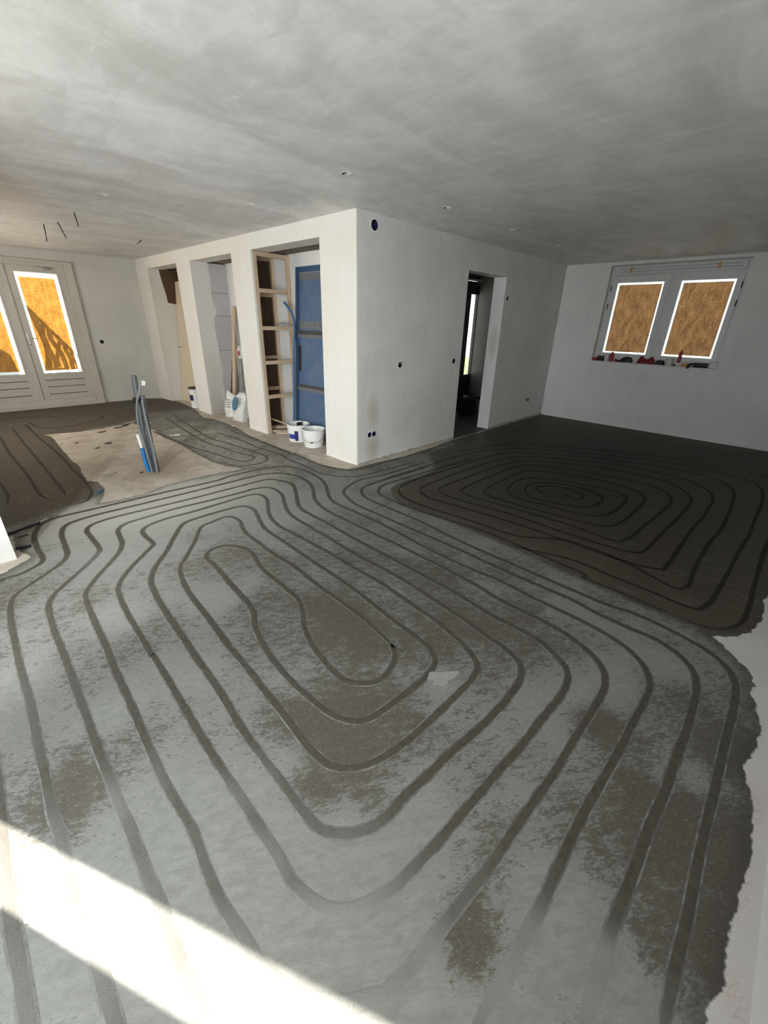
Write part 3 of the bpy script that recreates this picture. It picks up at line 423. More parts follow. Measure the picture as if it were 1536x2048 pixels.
BLOBS = [ # x, y, radius, scrape
(-2.83,-3.03,0.35,0.05),
(-2.80,-2.83,0.25,0.08),
(-3.05,-2.71,0.35,0.12),
(-3.24,-2.71,0.30,0.05),
(-2.89,-3.28,0.30,0.02),
(-2.67,-3.50,0.18,0.05),
(-3.46,-2.39,0.30,0.30),
(-3.42,-1.70,0.30,0.35),
(-3.14,-1.86,0.12,0.05),
(-3.45,-1.40,0.15,0.05),
(-3.09,-1.40,0.20,0.50),
(-2.87,-1.84,0.20,0.30),
(-2.75,-1.13,0.15,0.30),
(-2.96,-1.19,0.15,0.20),
(-3.07,-2.07,0.12,0.50),
(-3.39,-2.15,0.14,0.60),
(-3.32,-2.07,0.12,0.65),
(-2.60,0.58,0.60,0.03),
(-1.78,0.15,0.60,0.05),
(-3.13,-0.38,0.30,0.45),
(-2.67,-0.35,0.30,0.20),
(-2.05,-0.93,0.25,0.60),
(-2.46,-1.40,0.12,0.02),
(-1.96,-2.09,0.30,0.85),
(-2.28,-1.84,0.20,0.60),
(-2.57,-2.53,0.20,0.80),
(-2.48,-2.75,0.20,0.90),
(-2.76,-2.59,0.12,0.20),
(-2.70,-2.76,0.10,0.85),
(-2.56,-2.95,0.12,0.70),
(-1.96,-2.76,0.06,0.00),
(-2.29,-2.80,0.20,0.70),
(-1.47,-2.68,0.30,0.75),
(-1.44,-1.50,0.40,0.60),
(-1.27,-2.15,0.50,0.60),
(-1.22,-0.53,0.40,0.25),
(-0.91,-1.54,0.40,0.45),
(-1.81,-3.21,0.15,0.15),
(-2.09,-3.17,0.20,0.40),
(-1.56,-3.34,0.12,0.10),
(-1.31,-3.37,0.10,0.05),
(-1.04,-3.54,0.12,0.10),
(-1.74,-3.66,0.13,0.03),
(-1.66,-3.79,0.08,0.03),
(-1.66,-3.52,0.15,0.65),
(-1.66,-3.42,0.10,0.80),
(-1.25,-3.64,0.10,0.60),
(-1.89,-3.64,0.14,0.85),
(-2.14,-3.62,0.20,0.75),
(-2.17,-3.48,0.15,0.60),
(-2.22,-3.31,0.12,0.20),
(-2.43,-3.37,0.12,0.65),
(-2.67,-3.40,0.10,0.95),
(-2.43,-3.60,0.06,0.90),
(-2.33,-3.77,0.06,0.95),
(-1.86,-3.89,0.20,0.95),
(-1.38,-3.87,0.15,0.95),
(-2.19,-3.91,0.12,0.90),
(-1.93,-3.42,0.12,0.40),
(-2.43,-3.52,0.15,0.15),
(-2.45,-3.69,0.12,0.02),
(-2.49,-3.10,0.15,0.20),
(-2.27,-3.17,0.15,0.45),
(-1.42,-0.51,0.30,0.10)]
def fields(X, Y):
    sd = np.minimum.reduce([-sdist(X, Y, q) for q in (ISLAND, PERIM_P, RIGHT_P, LEFTR_P)])
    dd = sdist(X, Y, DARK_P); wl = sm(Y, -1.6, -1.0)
    wet = sm(dd, -0.16 * (1 - wl) - 0.03, 0.16 * (1 - wl) + 0.05) * (1 + np.clip((dd - 0.15) / 1.9, 0, 1) ** 0.9)  # wet inside the edge; the rise further in paints the light falloff
    wet = np.maximum(wet, 0.80 * sm(sdist(X, Y, BACK_P), -0.45, 0.25))  # left part paints the stub's shadow, back strip is dark mortar
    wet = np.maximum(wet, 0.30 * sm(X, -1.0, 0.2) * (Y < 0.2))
    hall = (X > 1.0) & (Y > 0.0) & (Y < 1.62); sd = np.where(hall, np.clip(Y * 2, 0.0, 0.3) + 0.1, sd); wet = np.where(hall, 1.75, wet)  # hall floor set close to the darkest floor tone
    mot = np.full(X.shape, 0.46)
    for x, y, r, k in BLOBS:
        g = np.exp(-((X - x) ** 2 + (Y - y) ** 2) / (r * r)); mot = mot * (1 - g) + k * g
    pale = np.clip(np.exp(-(((X + 2.1) / 1.15) ** 2 + ((Y - 0.6) / 0.75) ** 2) ** 1.5) + 0.8 * np.exp(-(((X + 0.75) / 0.5) ** 2 + ((Y - 2.2) / 1.3) ** 2) ** 1.5), 0, 1)  # patches where stronger light is painted into the mortar colour
    red = np.exp(-((X + 1.62) ** 2 + ((Y + 3.925) / 0.45) ** 2) / 0.012) + 0.8 * np.exp(-((X + 1.95) ** 2 + ((Y + 3.945) / 0.5) ** 2) / 0.006) + 0.7 * np.exp(-((X + 2.27) ** 2 + ((Y + 3.97) / 0.5) ** 2) / 0.004)
    dirt = 0.9 * np.exp(-((X + 1.86) ** 2 + (Y - 1.33) ** 2) / 0.09) + 0.6 * np.exp(-((X + 1.6) ** 2 + (Y - 1.75) ** 2) / 0.12) + 0.5 * np.exp(-((X + 2.2) ** 2 + ((Y - 2.0) / 0.6) ** 2) / 0.25)
    return sd, wet, mot, pale, np.clip(red, 0, 1), np.clip(dirt, 0, 1)
nx, ny = 370, 416
gx = np.linspace(XL, XR, nx); gy = np.linspace(YF, YB, ny); GX, GY = np.meshgrid(gx, gy)
vs = np.stack([GX.ravel(), GY.ravel(), np.zeros(nx * ny)], 1)
ii = (np.arange(ny - 1)[:, None] * nx + np.arange(nx - 1)[None, :]).ravel()
fs = np.stack([ii, ii + 1, ii + nx + 1, ii + nx], 1)
me = bpy.data.meshes.new('floor'); me.from_pydata(vs.tolist(), [], fs.tolist()); me.update()
for nm, arr in zip(('coat_edge', 'wet_shade', 'scrape', 'pale', 'chalk_mark', 'dirt_ring'), fields(GX, GY)):
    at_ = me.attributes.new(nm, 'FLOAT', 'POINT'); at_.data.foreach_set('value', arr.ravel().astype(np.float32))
me.materials.append(M['floor'])
floor = bpy.data.objects.new('floor', me); COL.objects.link(floor); WL['floor'] = Vector((0, 0, 0)); tag(floor, kind='structure')
# slab under the walking surface
part('floor', 'pave', None, (XL - 0.1, XR + 0.3, YF - 0.1, YB + 0.1, -0.25, -0.004))['kind'] = 'structure'
rg_ = np.random.default_rng(3)
def fade_at(x, y):
    f = 0.0
    for cx, cy, r, k in FADES:
        f = max(f, k * math.exp(-((x - cx) ** 2 + (y - cy) ** 2) / (r * r)))
    return f
FADES = [(-2.86,-3.11,0.20,0.97),
(-2.91,-3.03,0.10,0.60),
(-2.98,-3.25,0.30,0.97),
(-2.78,-3.36,0.12,0.90),
(-2.92,-2.84,0.15,0.55),
(-2.99,-3.09,0.20,0.60),
(-2.89,-2.59,0.12,0.50),
(-2.76,-3.34,0.06,0.50),
(-2.54,-3.56,0.10,0.97),
(-2.62,-3.57,0.15,0.98),
(-2.66,-3.56,0.20,0.95),
(-2.43,-3.70,0.07,0.97),
(-2.53,-3.70,0.15,0.95),
(-2.32,0.17,0.30,0.40),
(-2.89,-0.34,0.15,0.30),
(-1.62,-0.32,0.30,0.20),
(-3.48,-1.64,0.30,0.35),
(-3.23,-2.31,0.15,0.60),
(-3.25,-2.51,0.12,0.30),
(-3.38,-2.38,0.25,0.50),
(-3.40,-2.69,0.30,0.60),
(-3.16,-3.07,0.25,0.80),
(-3.17,-2.86,0.08,0.30)]
FLECK = []
for key, pts in GROOVES.items():
    P = catmull(pts, 0.025); n = len(P); far = key[0] in 'rsum'
    w0 = 0.0148 if not far else 0.0115
    wob = np.convolve(rg_.normal(0, 1, n + 16), np.ones(15) / 15, 'same')[8:8 + n] * 0.0016
    wob2 = np.convolve(rg_.normal(0, 1, n + 60), np.ones(41) / 41, 'same')[30:30 + n] * 0.005
    va = []; fa = []; wv_ = []; fd_ = []; eg_ = []
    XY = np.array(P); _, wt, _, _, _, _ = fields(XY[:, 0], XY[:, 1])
    for i, p in enumerate(P):
        t = P[min(i + 1, n - 1)] - P[max(i - 1, 0)]; t = t / (np.linalg.norm(t) + 1e-9); nr = np.array((-t[1], t[0]))
        w = max(0.007, w0 + wob[i] + wob2[i]); 
        if min(i, n - 1 - i) < 6: w *= 0.25 + 0.75 * min(i, n - 1 - i) / 6
        for s_, z, e_ in ((-1.38, 0.0003, 1), (-1.02, 0.0012, 0.9), (-0.9, 0.0014, 0), (0.9, 0.0014, 0), (1.02, 0.0012, 0.9), (1.38, 0.0003, 1)):
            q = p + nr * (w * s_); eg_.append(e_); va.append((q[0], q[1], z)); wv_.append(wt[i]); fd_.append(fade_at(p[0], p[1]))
        if i: fa += [((i - 1) * 6 + j, (i - 1) * 6 + j + 1, i * 6 + j + 1, i * 6 + j) for j in range(5)]
    me = bpy.data.meshes.new('heating_groove'); me.from_pydata(va, [], fa); me.update(); me.materials.append(M['groove'])
    bm = bmesh.new(); bm.from_mesh(me)
    for f in bm.faces:
        if f.normal.z < 0: f.normal_flip()
    bm.to_mesh(me); bm.free()
    a1 = me.attributes.new('wet_shade', 'FLOAT', 'POINT'); a1.data.foreach_set('value', np.array(wv_, np.float32))
    a1 = me.attributes.new('fade', 'FLOAT', 'POINT'); a1.data.foreach_set('value', np.array(fd_, np.float32))
    a1 = me.attributes.new('lip', 'FLOAT', 'POINT'); a1.data.foreach_set('value', np.array(eg_, np.float32))
    for p_ in me.polygons: p_.use_smooth = True
    o = bpy.data.objects.new('heating_groove', me); COL.objects.link(o); o.parent = floor

# ------------------------------------------------------------------ ceiling and walls
SPOTS = [(-0.73, -0.70), (0.52, -0.70), (1.757, -0.70), (2.985, -0.70), (-0.73, 0.70), (-0.715, 5.41), (-1.756, 1.486), (-0.71, 2.30)]
slab('ceiling', rect(XL, XR, YF, YB), [circle(x, y, 0.038) for x, y in SPOTS], (0, 0, H), (1, 0, 0), (0, 1, 0), 0.12, M['ceiling'])
SOCK = [(0.247, 2.498, 0.050), (0.711, 1.135, 0.036), (1.829, 1.136, 0.036), (0.205, 0.346, 0.034), (0.280, 0.346, 0.034), (3.052 + 0.03, 1.98, 0.03), (4.277, 0.355, 0.030), (4.345, 0.355, 0.030)]
slab('wall_core', [(0.03, 0), (2.0, 0), (2.0, 2.26), (2.995, 2.26), (2.995, 0), (XR, 0), (XR, H), (0.03, H)],
     [circle(x, z, r) for x, z, r in SOCK], (0, 0.21, 0), (1, 0, 0), (0, 0, 1), 0.21, M['core'])
# pillared wall: thin front skin with three tall openings, deep plastered blocks behind it
slab('wall_pillars', [(0, 0), (0.597, 0), (0.597, 2.42), (2.05, 2.42), (2.05, 0), (2.574, 0), (2.574, 2.42), (3.93, 2.42), (3.93, 0), (4.47, 0), (4.47, 2.42), (5.81, 2.42), (5.81, 0), (6.4, 0), (6.4, H), (0, H)],
     [], (0, 0, 0), (0, 1, 0), (0, 0, 1), 0.03, M['cream'])
tag(MB().box(0.03, 0.60, 0.21, 0.597, 0, H).box(0.03, 0.27, 3.93, 4.47, 0, 2.42).box(0.03, 0.27, 0.597, 6.4, 2.42, H).box(0.03, 0.6, 5.81, 6.4, 0, 2.42).build('wall_pillar_blocks', M['cream']), kind='structure')
tag(MB().box(0.27, 0.60, 0.597, 2.5, 2.435, H).box(0.27, 0.60, 2.574, 3.93, 2.435, H).box(0.27, 0.60, 4.47, 5.81, 2.435, H).build('ceiling_niche', M['rawsoffit']), kind='structure')
# plasterboard side of the middle niche, in courses with open joints and screw heads
mb = MB()
zz = [0, 1.09, 1.64, 1.99, 2.42]
for a_, b_ in zip(zz, zz[1:]): mb.box(0.27, 0.60, 3.93, 4.47, a_ + 0.003, b_ - 0.003)
tag(MB().box(0.28, 0.59, 3.94, 4.46, 0, 2.42).build('trim_5', M['groovep']), kind='structure')
tag(mb.build('wall_niche_board', M['board']), kind='structure')
scr_ = MB()
for x, z in ((0.33, 1.47), (0.42, 1.47), (0.36, 1.93), (0.45, 1.93), (0.31, 1.0), (0.40, 0.98), (0.38, 0.45), (0.33, 0.55), (0.42, 0.4), (0.55, 1.75), (0.56, 2.2), (0.55, 1.55)): scr_.tube([(x, 3.929, z), (x, 3.932, z)], 0.006, 8)
tag(scr_.build('trim_1', M['groovep']), kind='structure')
tag(MB().box(0.27, 0.60, 2.50, 2.574, 0, 2.42).build('wall_niche_right', M['darkboard']), kind='structure')
tag(MB().box(0.60, 0.70, 0.21, 3.96, 0, H).build('wall_niche_back', M['white']), kind='structure')
tag(MB().box(0.60, 0.70, 3.96, 6.4, 0, H).build('wall_niche_end', M['white']), kind='structure')
# feathered plaster edge on the boarding and the bare brown patch in the end niche
edge = [(0.27, 0.0), (0.295, 0.0), (0.30, 0.4), (0.29, 0.6), (0.315, 0.72), (0.30, 0.9), (0.285, 1.2), (0.27, 1.45), (0.285, 1.62), (0.33, 1.66), (0.34, 1.72), (0.31, 1.80), (0.285, 1.95), (0.30, 2.2), (0.29, 2.42), (0.27, 2.42)]
tag(MB().prism(edge, 1, 3.926, 3.93).build('trim_2', M['cream']), kind='structure')
patch = [(0.20, 2.418), (0.215, 2.30), (0.235, 2.15), (0.26, 2.0), (0.27, 1.86), (0.40, 1.84), (0.52, 1.85), (0.598, 1.85), (0.598, 2.418)]
tag(MB().prism(patch, 1, 5.802, 5.81).build('trim_3', M['brownraw']), kind='structure')
tag(MB().box(0.585, 0.60, 4.47, 5.80, 1.85, 2.42).build('trim_4', M['brownraw']), kind='structure')
# outer walls
slab('wall_back', [(XL, 0), (-3.04, 0), (-3.04, 2.436), (-1.08, 2.436), (-1.08, 0), (0.6, 0), (0.6, H), (XL, H)], [circle(-0.881, 1.136, 0.036)], (0, YB, 0), (1, 0, 0), (0, 0, 1), -0.20, M['white'])
slab('wall_right', rect(YF, 0, 0, H), [rect(-2.595, -0.753, 1.08, 2.552)], (XR, 0, 0), (0, 1, 0), (0, 0, 1), 0.30, M['white'])
slab('wall_left', rect(YF, YB, 0, H), [rect(-1.10, -0.53, 0.05, 2.35), rect(-1.79, -1.61, 0.3, 2.4), rect(-3.65, -2.05, 0.05, 2.3), rect(3.2, 5.2, 0.9, 2.2)], (XL, 0, 0), (0, 1, 0), (0, 0, 1), -0.10, M['white'])  # last opening is added for the warm fill lamp
tag(MB().box(XL - 0.1, XR + 0.3, YF - 0.2, YF, 0, H).build('wall_front', M['white']), kind='structure')
tag(MB().box(XL, -3.25, 0.018, 0.24, 0, H).build('wall_stub', M['white']), kind='structure')
# hall behind the core wall
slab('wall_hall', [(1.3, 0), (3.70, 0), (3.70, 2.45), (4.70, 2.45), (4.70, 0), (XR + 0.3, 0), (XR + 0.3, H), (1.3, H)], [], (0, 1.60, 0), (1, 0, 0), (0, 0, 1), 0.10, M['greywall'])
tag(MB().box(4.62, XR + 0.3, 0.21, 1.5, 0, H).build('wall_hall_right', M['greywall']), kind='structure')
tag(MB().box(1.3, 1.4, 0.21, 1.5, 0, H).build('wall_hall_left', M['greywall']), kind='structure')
tag(MB().box(XR, XR + 0.3, 0.0, 0.21, 0, H).build('wall_corner', M['white']), kind='structure')
# ragged foot of the plaster
def skirt(name, p0, p1, nrm, h, mat):
    p0, p1, nrm = Vector(p0), Vector(p1), Vector(nrm); L = (p1 - p0).length; k = max(3, int(L / 0.07)); mb = MB()
    for i in range(k):
        a_, b_ = p0.lerp(p1, i / k), p0.lerp(p1, (i + 1) / k); t = 0.004 + random.random() * 0.007; hh = h * (0.6 + 0.7 * random.random())
        mb.add([a_, b_, b_ + nrm * t, a_ + nrm * t, a_ + Vector((0, 0, hh)), b_ + Vector((0, 0, hh)), b_ + nrm * t * 0.4 + Vector((0, 0, hh * 0.9)), a_ + nrm * t * 0.4 + Vector((0, 0, hh * 0.9))],
               [(0, 3, 2, 1), (4, 5, 6, 7), (0, 1, 5, 4), (1, 2, 6, 5), (2, 3, 7, 6), (3, 0, 4, 7)])
    tag(mb.build(name, M[mat]), kind='structure')
skirt('baseboard_core', (0.02, 0, 0), (2.0, 0, 0), (0, -1, 0), 0.022, 'dlight')
skirt('baseboard_core_end', (2.995, 0, 0), (XR, 0, 0), (0, -1, 0), 0.03, 'dlight')
skirt('baseboard_right', (XR, -4.0, 0), (XR, 0, 0), (-1, 0, 0), 0.03, 'white')
skirt('baseboard_back', (-1.07, YB, 0), (0, YB, 0), (0, -1, 0), 0.03, 'white')
skirt('baseboard_pillar', (0, 0, 0), (0, 0.597, 0), (-1, 0, 0), 0.02, 'cream')

# ------------------------------------------------------------------ sockets and ceiling spots
def cup(name, c, ax, r, depth, mat, label, cat, group=None, rim='wht'):
    """open box sunk in a wall or ceiling; ax points into the wall"""
    ax = Vector(ax); c = Vector(c); root = empty(name, c, label, cat, group)
    q = ax.to_track_quat('Z', 'Y').to_matrix().to_4x4(); q.translation = c
    MB().lathe([(r * 0.97, -0.001), (r * 0.97, depth), (0.0005, depth), (0.0005, depth + 0.002), (r * 0.995, depth + 0.002), (r * 0.995, -0.001), (r * 0.97, -0.001)], (0, 0, 0), 24).xf(q).build('housing', M[mat], root)
    MB().lathe([(r * 0.97, -0.0025), (r * 1.14, -0.0015), (r * 1.14, 0.0), (r * 0.97, 0.0)], (0, 0, 0), 24).xf(q).build('rim', M[rim], root)
    return root
SL = [('dark blue round junction box high up near the corner of the white wall', 'junction box'),
      ('single round socket box at switch height in the middle of the grey white wall', 'socket box'),
      ('single round socket box just left of the hall doorway', 'socket box'),
      ('low round socket box near the wall corner, left one of the pair', 'socket box'),
      ('low round socket box near the wall corner, right one of the pair', 'socket box'),
      ('small round wire outlet right of the hall doorway', 'socket box'),
      ('low socket box far right of the hall doorway, left of its pair', 'socket box'),
      ('low socket box far right of the hall doorway, right of its pair', 'socket box')]
for i, ((x, z, r), (lb, ct)) in enumerate(zip(SOCK, SL)):
    rt = cup('junction_box' if i == 0 else 'socket_box', (x, 0, z), (0, 1, 0), r, 0.05, 'navy' if i in (0, 3, 4) else 'black', lb, ct, None if i == 0 else 'round socket boxes in the walls')
    if i == 5: MB().tube([(x, 0.03, z), (x, -0.004, z - 0.003), (x - 0.002, -0.015, z - 0.012)], 0.005, 8).build('wire', M['red'], rt)
    if i == 1: MB().tube([(x, 0.04, z), (x + 0.01, 0.0, z + 0.01), (x + 0.012, -0.004, z + 0.03)], 0.004, 8).build('wire', M['conduitl'], rt)
cup('socket_box', (-0.881, YB, 1.136), (0, 1, 0), 0.036, 0.05, 'black', 'single round socket box on the wall right of the glazed garden doors', 'socket box', 'round socket boxes in the walls')
PL = ['ceiling spot hole closest above the corner of the white block', 'ceiling spot hole above the hall side wall, second from the block corner', 'ceiling spot hole above the hall doorway, third in its row', 'ceiling spot hole nearest the papered window, last in its row',
      'ceiling spot hole in front of the timber framed niche', 'ceiling spot hole nearest the garden doors', 'ceiling spot hole over the standing conduits, in the left row', 'ceiling spot hole in front of the wide white pillar beside the sacks']
for i, (x, y) in enumerate(SPOTS):
    rt = cup('ceiling_spot_hole', (x, y, H), (0, 0, 1), 0.038, 0.05, 'cupw', PL[i], 'ceiling hole', 'round spotlight holes in the ceiling', rim='wht')
    if i in (0, 1): MB().tube([(x, y, H + 0.06), (x - 0.01, y + 0.005, H + 0.01), (x - 0.03, y + 0.012, H - 0.012)], 0.004, 8).build('wire', M['black'], rt)
for nm_, a_, b_, lb in (('ceiling_wire', (-1.857, 3.653), (-1.873, 3.669, 2.412), 'black wire hanging from the ceiling, leftmost of four'), ('ceiling_wire', (-1.77, 3.356), (-1.734, 3.319, 2.429), 'thickest black wire hanging slanted from the ceiling, second from left'),
                        ('ceiling_wire', (-1.761, 2.588), (-1.757, 2.584, 2.465), 'black wire with split end hanging from the ceiling, third from left'), ('ceiling_wire', (-0.692, 3.834), (-0.75, 3.895, 2.543), 'short black wire stub poking from the ceiling near the niche wall')):
    rt = empty(nm_, (a_[0], a_[1], H), lb, 'wire', 'loose wires in the ceiling')
    p0 = Vector((a_[0], a_[1], H + 0.002)); p1 = Vector(b_); md = p0.lerp(p1, 0.6) + Vector((0.006, 0, 0))
    MB().tube([p0, md], 0.006, 8).build('sheath', M['black'], rt)
    MB().tube([md, p1], 0.003, 6).tube([md, p1 + Vector((0.012, -0.008, 0.008))], 0.003, 6).build('core', M['black'], rt)

# ------------------------------------------------------------------ glazed garden doors (door 1)
d1 = empty('door_1', (-2.06, YB, 0), kind='structure')
part('door_frame', 'paint', d1, (-1.21, -1.075, YB - 0.02, YB + 0.12, 0, 2.44), (-3.045, -2.91, YB - 0.02, YB + 0.12, 0, 2.44), (-2.91, -1.21, YB - 0.02, YB + 0.12, 2.345, 2.44), bevel=0.004)
part('frame_bead', 'paint', d1, (-1.125, -1.075, YB - 0.038, YB - 0.02, 0, 2.44), (-3.045, -2.995, YB - 0.038, YB - 0.02, 0, 2.44), (-2.995, -1.125, YB - 0.038, YB - 0.02, 2.39, 2.44), bevel=0.004)
part('threshold', 'paint', d1, (-3.045, -1.075, YB - 0.07, YB + 0.12, 0.0, 0.06), (-2.91, -1.21, YB - 0.03, YB + 0.12, 0.06, 0.138), bevel=0.004)
def leaf(x0, x1, gx0, gx1, gz0, gz1, hinge_right):
    lf = MB().box(x0, gx0, YB, YB + 0.055, 0.14, 2.342).box(gx1, x1, YB, YB + 0.055, 0.14, 2.342).box(gx0, gx1, YB, YB + 0.055, 0.14, gz0).box(gx0, gx1, YB, YB + 0.055, gz1, 2.342).build('door_leaf', M['paint'], d1, 0.003)
    sb = MB()
    for z in (0.485, 0.368, 0.236): sb.box(gx0 + 0.0, gx1, YB - 0.0015, YB + 0.002, z - 0.006, z + 0.006)
    sb.build('vent_slots', M['groovep'], lf)
    MB().box(gx0 - 0.03, gx0, YB - 0.006, YB, gz0 - 0.03, gz1 + 0.03).box(gx1, gx1 + 0.03, YB - 0.006, YB, gz0 - 0.03, gz1 + 0.03).box(gx0, gx1, YB - 0.006, YB, gz0 - 0.03, gz0).box(gx0, gx1, YB - 0.006, YB, gz1, gz1 + 0.03).build('glazing_bead', M['paint'], lf, 0.002)
    MB().box(gx0, gx1, YB + 0.025, YB + 0.029, gz0, gz1).build('glass_pane', M['glass'], lf)
    a_, b_, c_, d_ = gx0 + 0.045, gx1 - 0.05, gz0 + 0.045, gz1 - 0.075
    y = YB + 0.022
    MB().box(a_, b_, y, y + 0.0006, c_, d_).build('brown_paper', M['paper'], lf)
    MB().box(gx0, a_, y + 0.001, y + 0.0016, gz0, gz1).box(b_, gx1, y + 0.001, y + 0.0016, gz0, gz1).box(a_, b_, y + 0.001, y + 0.0016, gz0, c_).box(a_, b_, y + 0.001, y + 0.0016, d_, gz1).build('frosted_border', M['film'], lf)
    return lf
lr = leaf(-2.055, -1.213, -1.927, -1.330, 0.608, 2.243, True)
ll = leaf(-2.907, -2.061, -2.790, -2.197, 0.608, 2.243, False)
MB().box(-2.085, -2.035, YB - 0.014, YB, 0.15, 2.335).build('meeting_cover', M['paint'], ll, 0.003)
hp = MB().box(-2.012, -1.976, YB - 0.008, YB, 1.05, 1.29).build('handle_plate', M['wht'], lr, 0.003)
MB().tube([(-1.994, YB - 0.008, 1.205), (-1.994, YB - 0.05, 1.205), (-1.985, YB - 0.055, 1.205), (-1.87, YB - 0.055, 1.20)], 0.009, 10).build('lever', M['steel'], hp)
MB().tube([(-1.994, YB - 0.009, 1.09), (-1.994, YB - 0.006, 1.09)], 0.010, 12).build('keyhole', M['black'], hp)
MB().box(-1.50, -1.42, YB - 0.05, YB, 2.295, 2.34).bar((-1.64, YB - 0.02, 2.335), (-1.47, YB - 0.035, 2.325), 0.014, 0.014).build('door_closer', M['alu'], lr, 0.003)
# terrace outside
tag(MB().box(-12, 2.6, 6.62, 20, -0.4, -0.12).build('terrace_ground', M['pave']), kind='structure')
tag(MB().box(-14, -4.32, -14, 6.6, -0.4, -0.12).build('garden_ground', M['pave']), kind='structure')
tag(MB().box(-5.9, -5.6, 5.2, 10.5, -0.12, 5.5).build('wall_sun_block', M['brick']), kind='structure')  # added unseen wall, keeps the sun out of the added back window
# stair railing whose shadow falls on the papered pane
def sh(x, z, D): return (x - 0.482 * D, YB + 0.02 + D, z + 0.695 * D)
D_ = 0.34
sr = empty('stair_railing', sh(-1.6, 0.62, D_), 'curly stair railing standing just outside the papered garden door', 'railing')
MB().tube([sh(-2.1, 2.0, D_), sh(-1.86, 1.655, D_), sh(-1.6, 1.27, D_), sh(-1.33, 0.875, D_), sh(-1.2, 0.68, D_)], 0.028, 10).build('handrail', M['outwood'], sr)
def bal(*pts, r=0.02): MB().tube([sh(x, z, D_) for x, z in (tuple(map(float, q)) for q in catmull(pts, 0.08))], r, 8).build('baluster', M['outwood'], sr)
bal((-1.83, 1.60), (-1.80, 1.35), (-1.76, 1.10), (-1.78, 0.85), (-1.86, 0.62), r=0.045)
bal((-1.72, 1.44), (-1.77, 1.26), (-1.75, 1.05), (-1.70, 0.86), (-1.72, 0.62), r=0.032)
bal((-1.66, 1.36), (-1.67, 1.18), (-1.60, 1.02), (-1.56, 0.85), (-1.55, 0.62), r=0.037)
bal((-1.53, 1.18), (-1.60, 1.02), (-1.65, 0.88), (-1.66, 0.72), r=0.026)
bal((-1.50, 1.12), (-1.49, 0.98), (-1.45, 0.82), (-1.46, 0.62), r=0.032)
bal((-1.40, 0.98), (-1.42, 0.88), (-1.38, 0.74), (-1.36, 0.62), r=0.026)
MB().tube([sh(-1.95, 0.70, D_), sh(-1.75, 0.66, D_), sh(-1.52, 0.62, D_)], 0.04, 8).build('foot_rail', M['outwood'], sr)
for xx in (-2.08, -1.22): MB().tube([(sh(xx, 0, D_)[0], YB + 0.02 + D_, -0.12), sh(xx, 1.97 if xx < -2 else 0.70, D_)], 0.025, 8).build('post', M['outwood'], sr)
pt = empty('garden_pot', (-2.72, YB + 0.55, -0.12), 'tall garden pot standing outside behind the left papered door leaf', 'pot')
MB().lathe([(0.001, 0), (0.17, 0), (0.21, 0.9), (0.15, 1.42), (0.12, 1.46), (0.10, 1.40), (0.001, 1.40)], (-2.72, YB + 0.55, -0.12), 28).build('pot', M['outwood'], pt)

# ------------------------------------------------------------------ papered window (window 1)
w1 = empty('window_1', (XR + 0.12, -1.67, 1.08), kind='structure')
wx = XR + 0.10
part('window_frame', 'paint2', w1, (wx, wx + 0.09, -2.595, -2.555, 1.08, 2.552), (wx, wx + 0.09, -0.793, -0.753, 1.08, 2.552), (wx, wx + 0.09, -2.555, -0.793, 1.08, 1.150), (wx, wx + 0.09, -2.555, -0.793, 2.40, 2.552), (wx + 0.01, wx + 0.09, -1.70, -1.655, 1.15, 2.40), bevel=0.003)
vh = MB().box(wx - 0.03, wx, -2.545, -0.80, 2.42, 2.535).build('vent_housing', M['paint2'], w1, 0.004)
MB().box(wx - 0.034, wx - 0.03, -2.50, -0.86, 2.455, 2.460).box(wx - 0.034, wx - 0.03, -2.50, -0.86, 2.495, 2.499).build('grille_lines', M['groovep'], vh)
for y in (-1.04, -2.22): MB().box(wx - 0.036, wx - 0.03, y - 0.017, y + 0.017, 2.44, 2.52).build('adhesive_tape', M['yellow'], vh)
MB().tube([(wx - 0.033, -1.27, 2.478), (wx - 0.028, -1.27, 2.478)], 0.012, 14).build('pull_cord_cap', M['paint2'], vh)
for (y0, y1, gy0, gy1, hy) in ((-1.650, -0.797, -1.562, -0.880, -1.612), (-2.551, -1.705, -2.474, -1.797, -1.745)):
    sa = MB().box(wx - 0.018, wx + 0.05, y0, gy0, 1.152, 2.396).box(wx - 0.018, wx + 0.05, gy1, y1, 1.152, 2.396).box(wx - 0.018, wx + 0.05, gy0, gy1, 1.152, 1.219).box(wx - 0.018, wx + 0.05, gy0, gy1, 2.299, 2.396).build('sash', M['paint2'], w1, 0.004)
    MB().box(wx + 0.022, wx + 0.026, gy0, gy1, 1.219, 2.299).build('glass_pane', M['glass'], sa)
    MB().box(wx + 0.018, wx + 0.0186, gy0 + 0.026, gy1 - 0.026, 1.243, 2.272).build('brown_paper', M['paperr'], sa)
    hn = MB().box(wx - 0.026, wx - 0.018, hy - 0.014, hy + 0.014, 1.44, 1.53).build('handle_plate', M['steel'], sa, 0.002)
    MB().tube([(wx - 0.026, hy, 1.505), (wx - 0.055, hy, 1.505), (wx - 0.06, hy, 1.49), (wx - 0.06, hy + 0.012, 1.40)], 0.008, 8).build('lever', M['steel'], hn)
for y, zs in ((-0.795, (2.22, 1.95)), (-2.553, (2.22, 1.98))):
    for z in zs: MB().tube([(wx - 0.024, y, z - 0.04), (wx - 0.024, y, z + 0.04)], 0.008, 8).build('hinge', M['black'], w1)
part('window_sill', 'paint2', w1, (XR - 0.004, wx + 0.01, -2.595, -0.753, 1.062, 1.082), bevel=0.003)
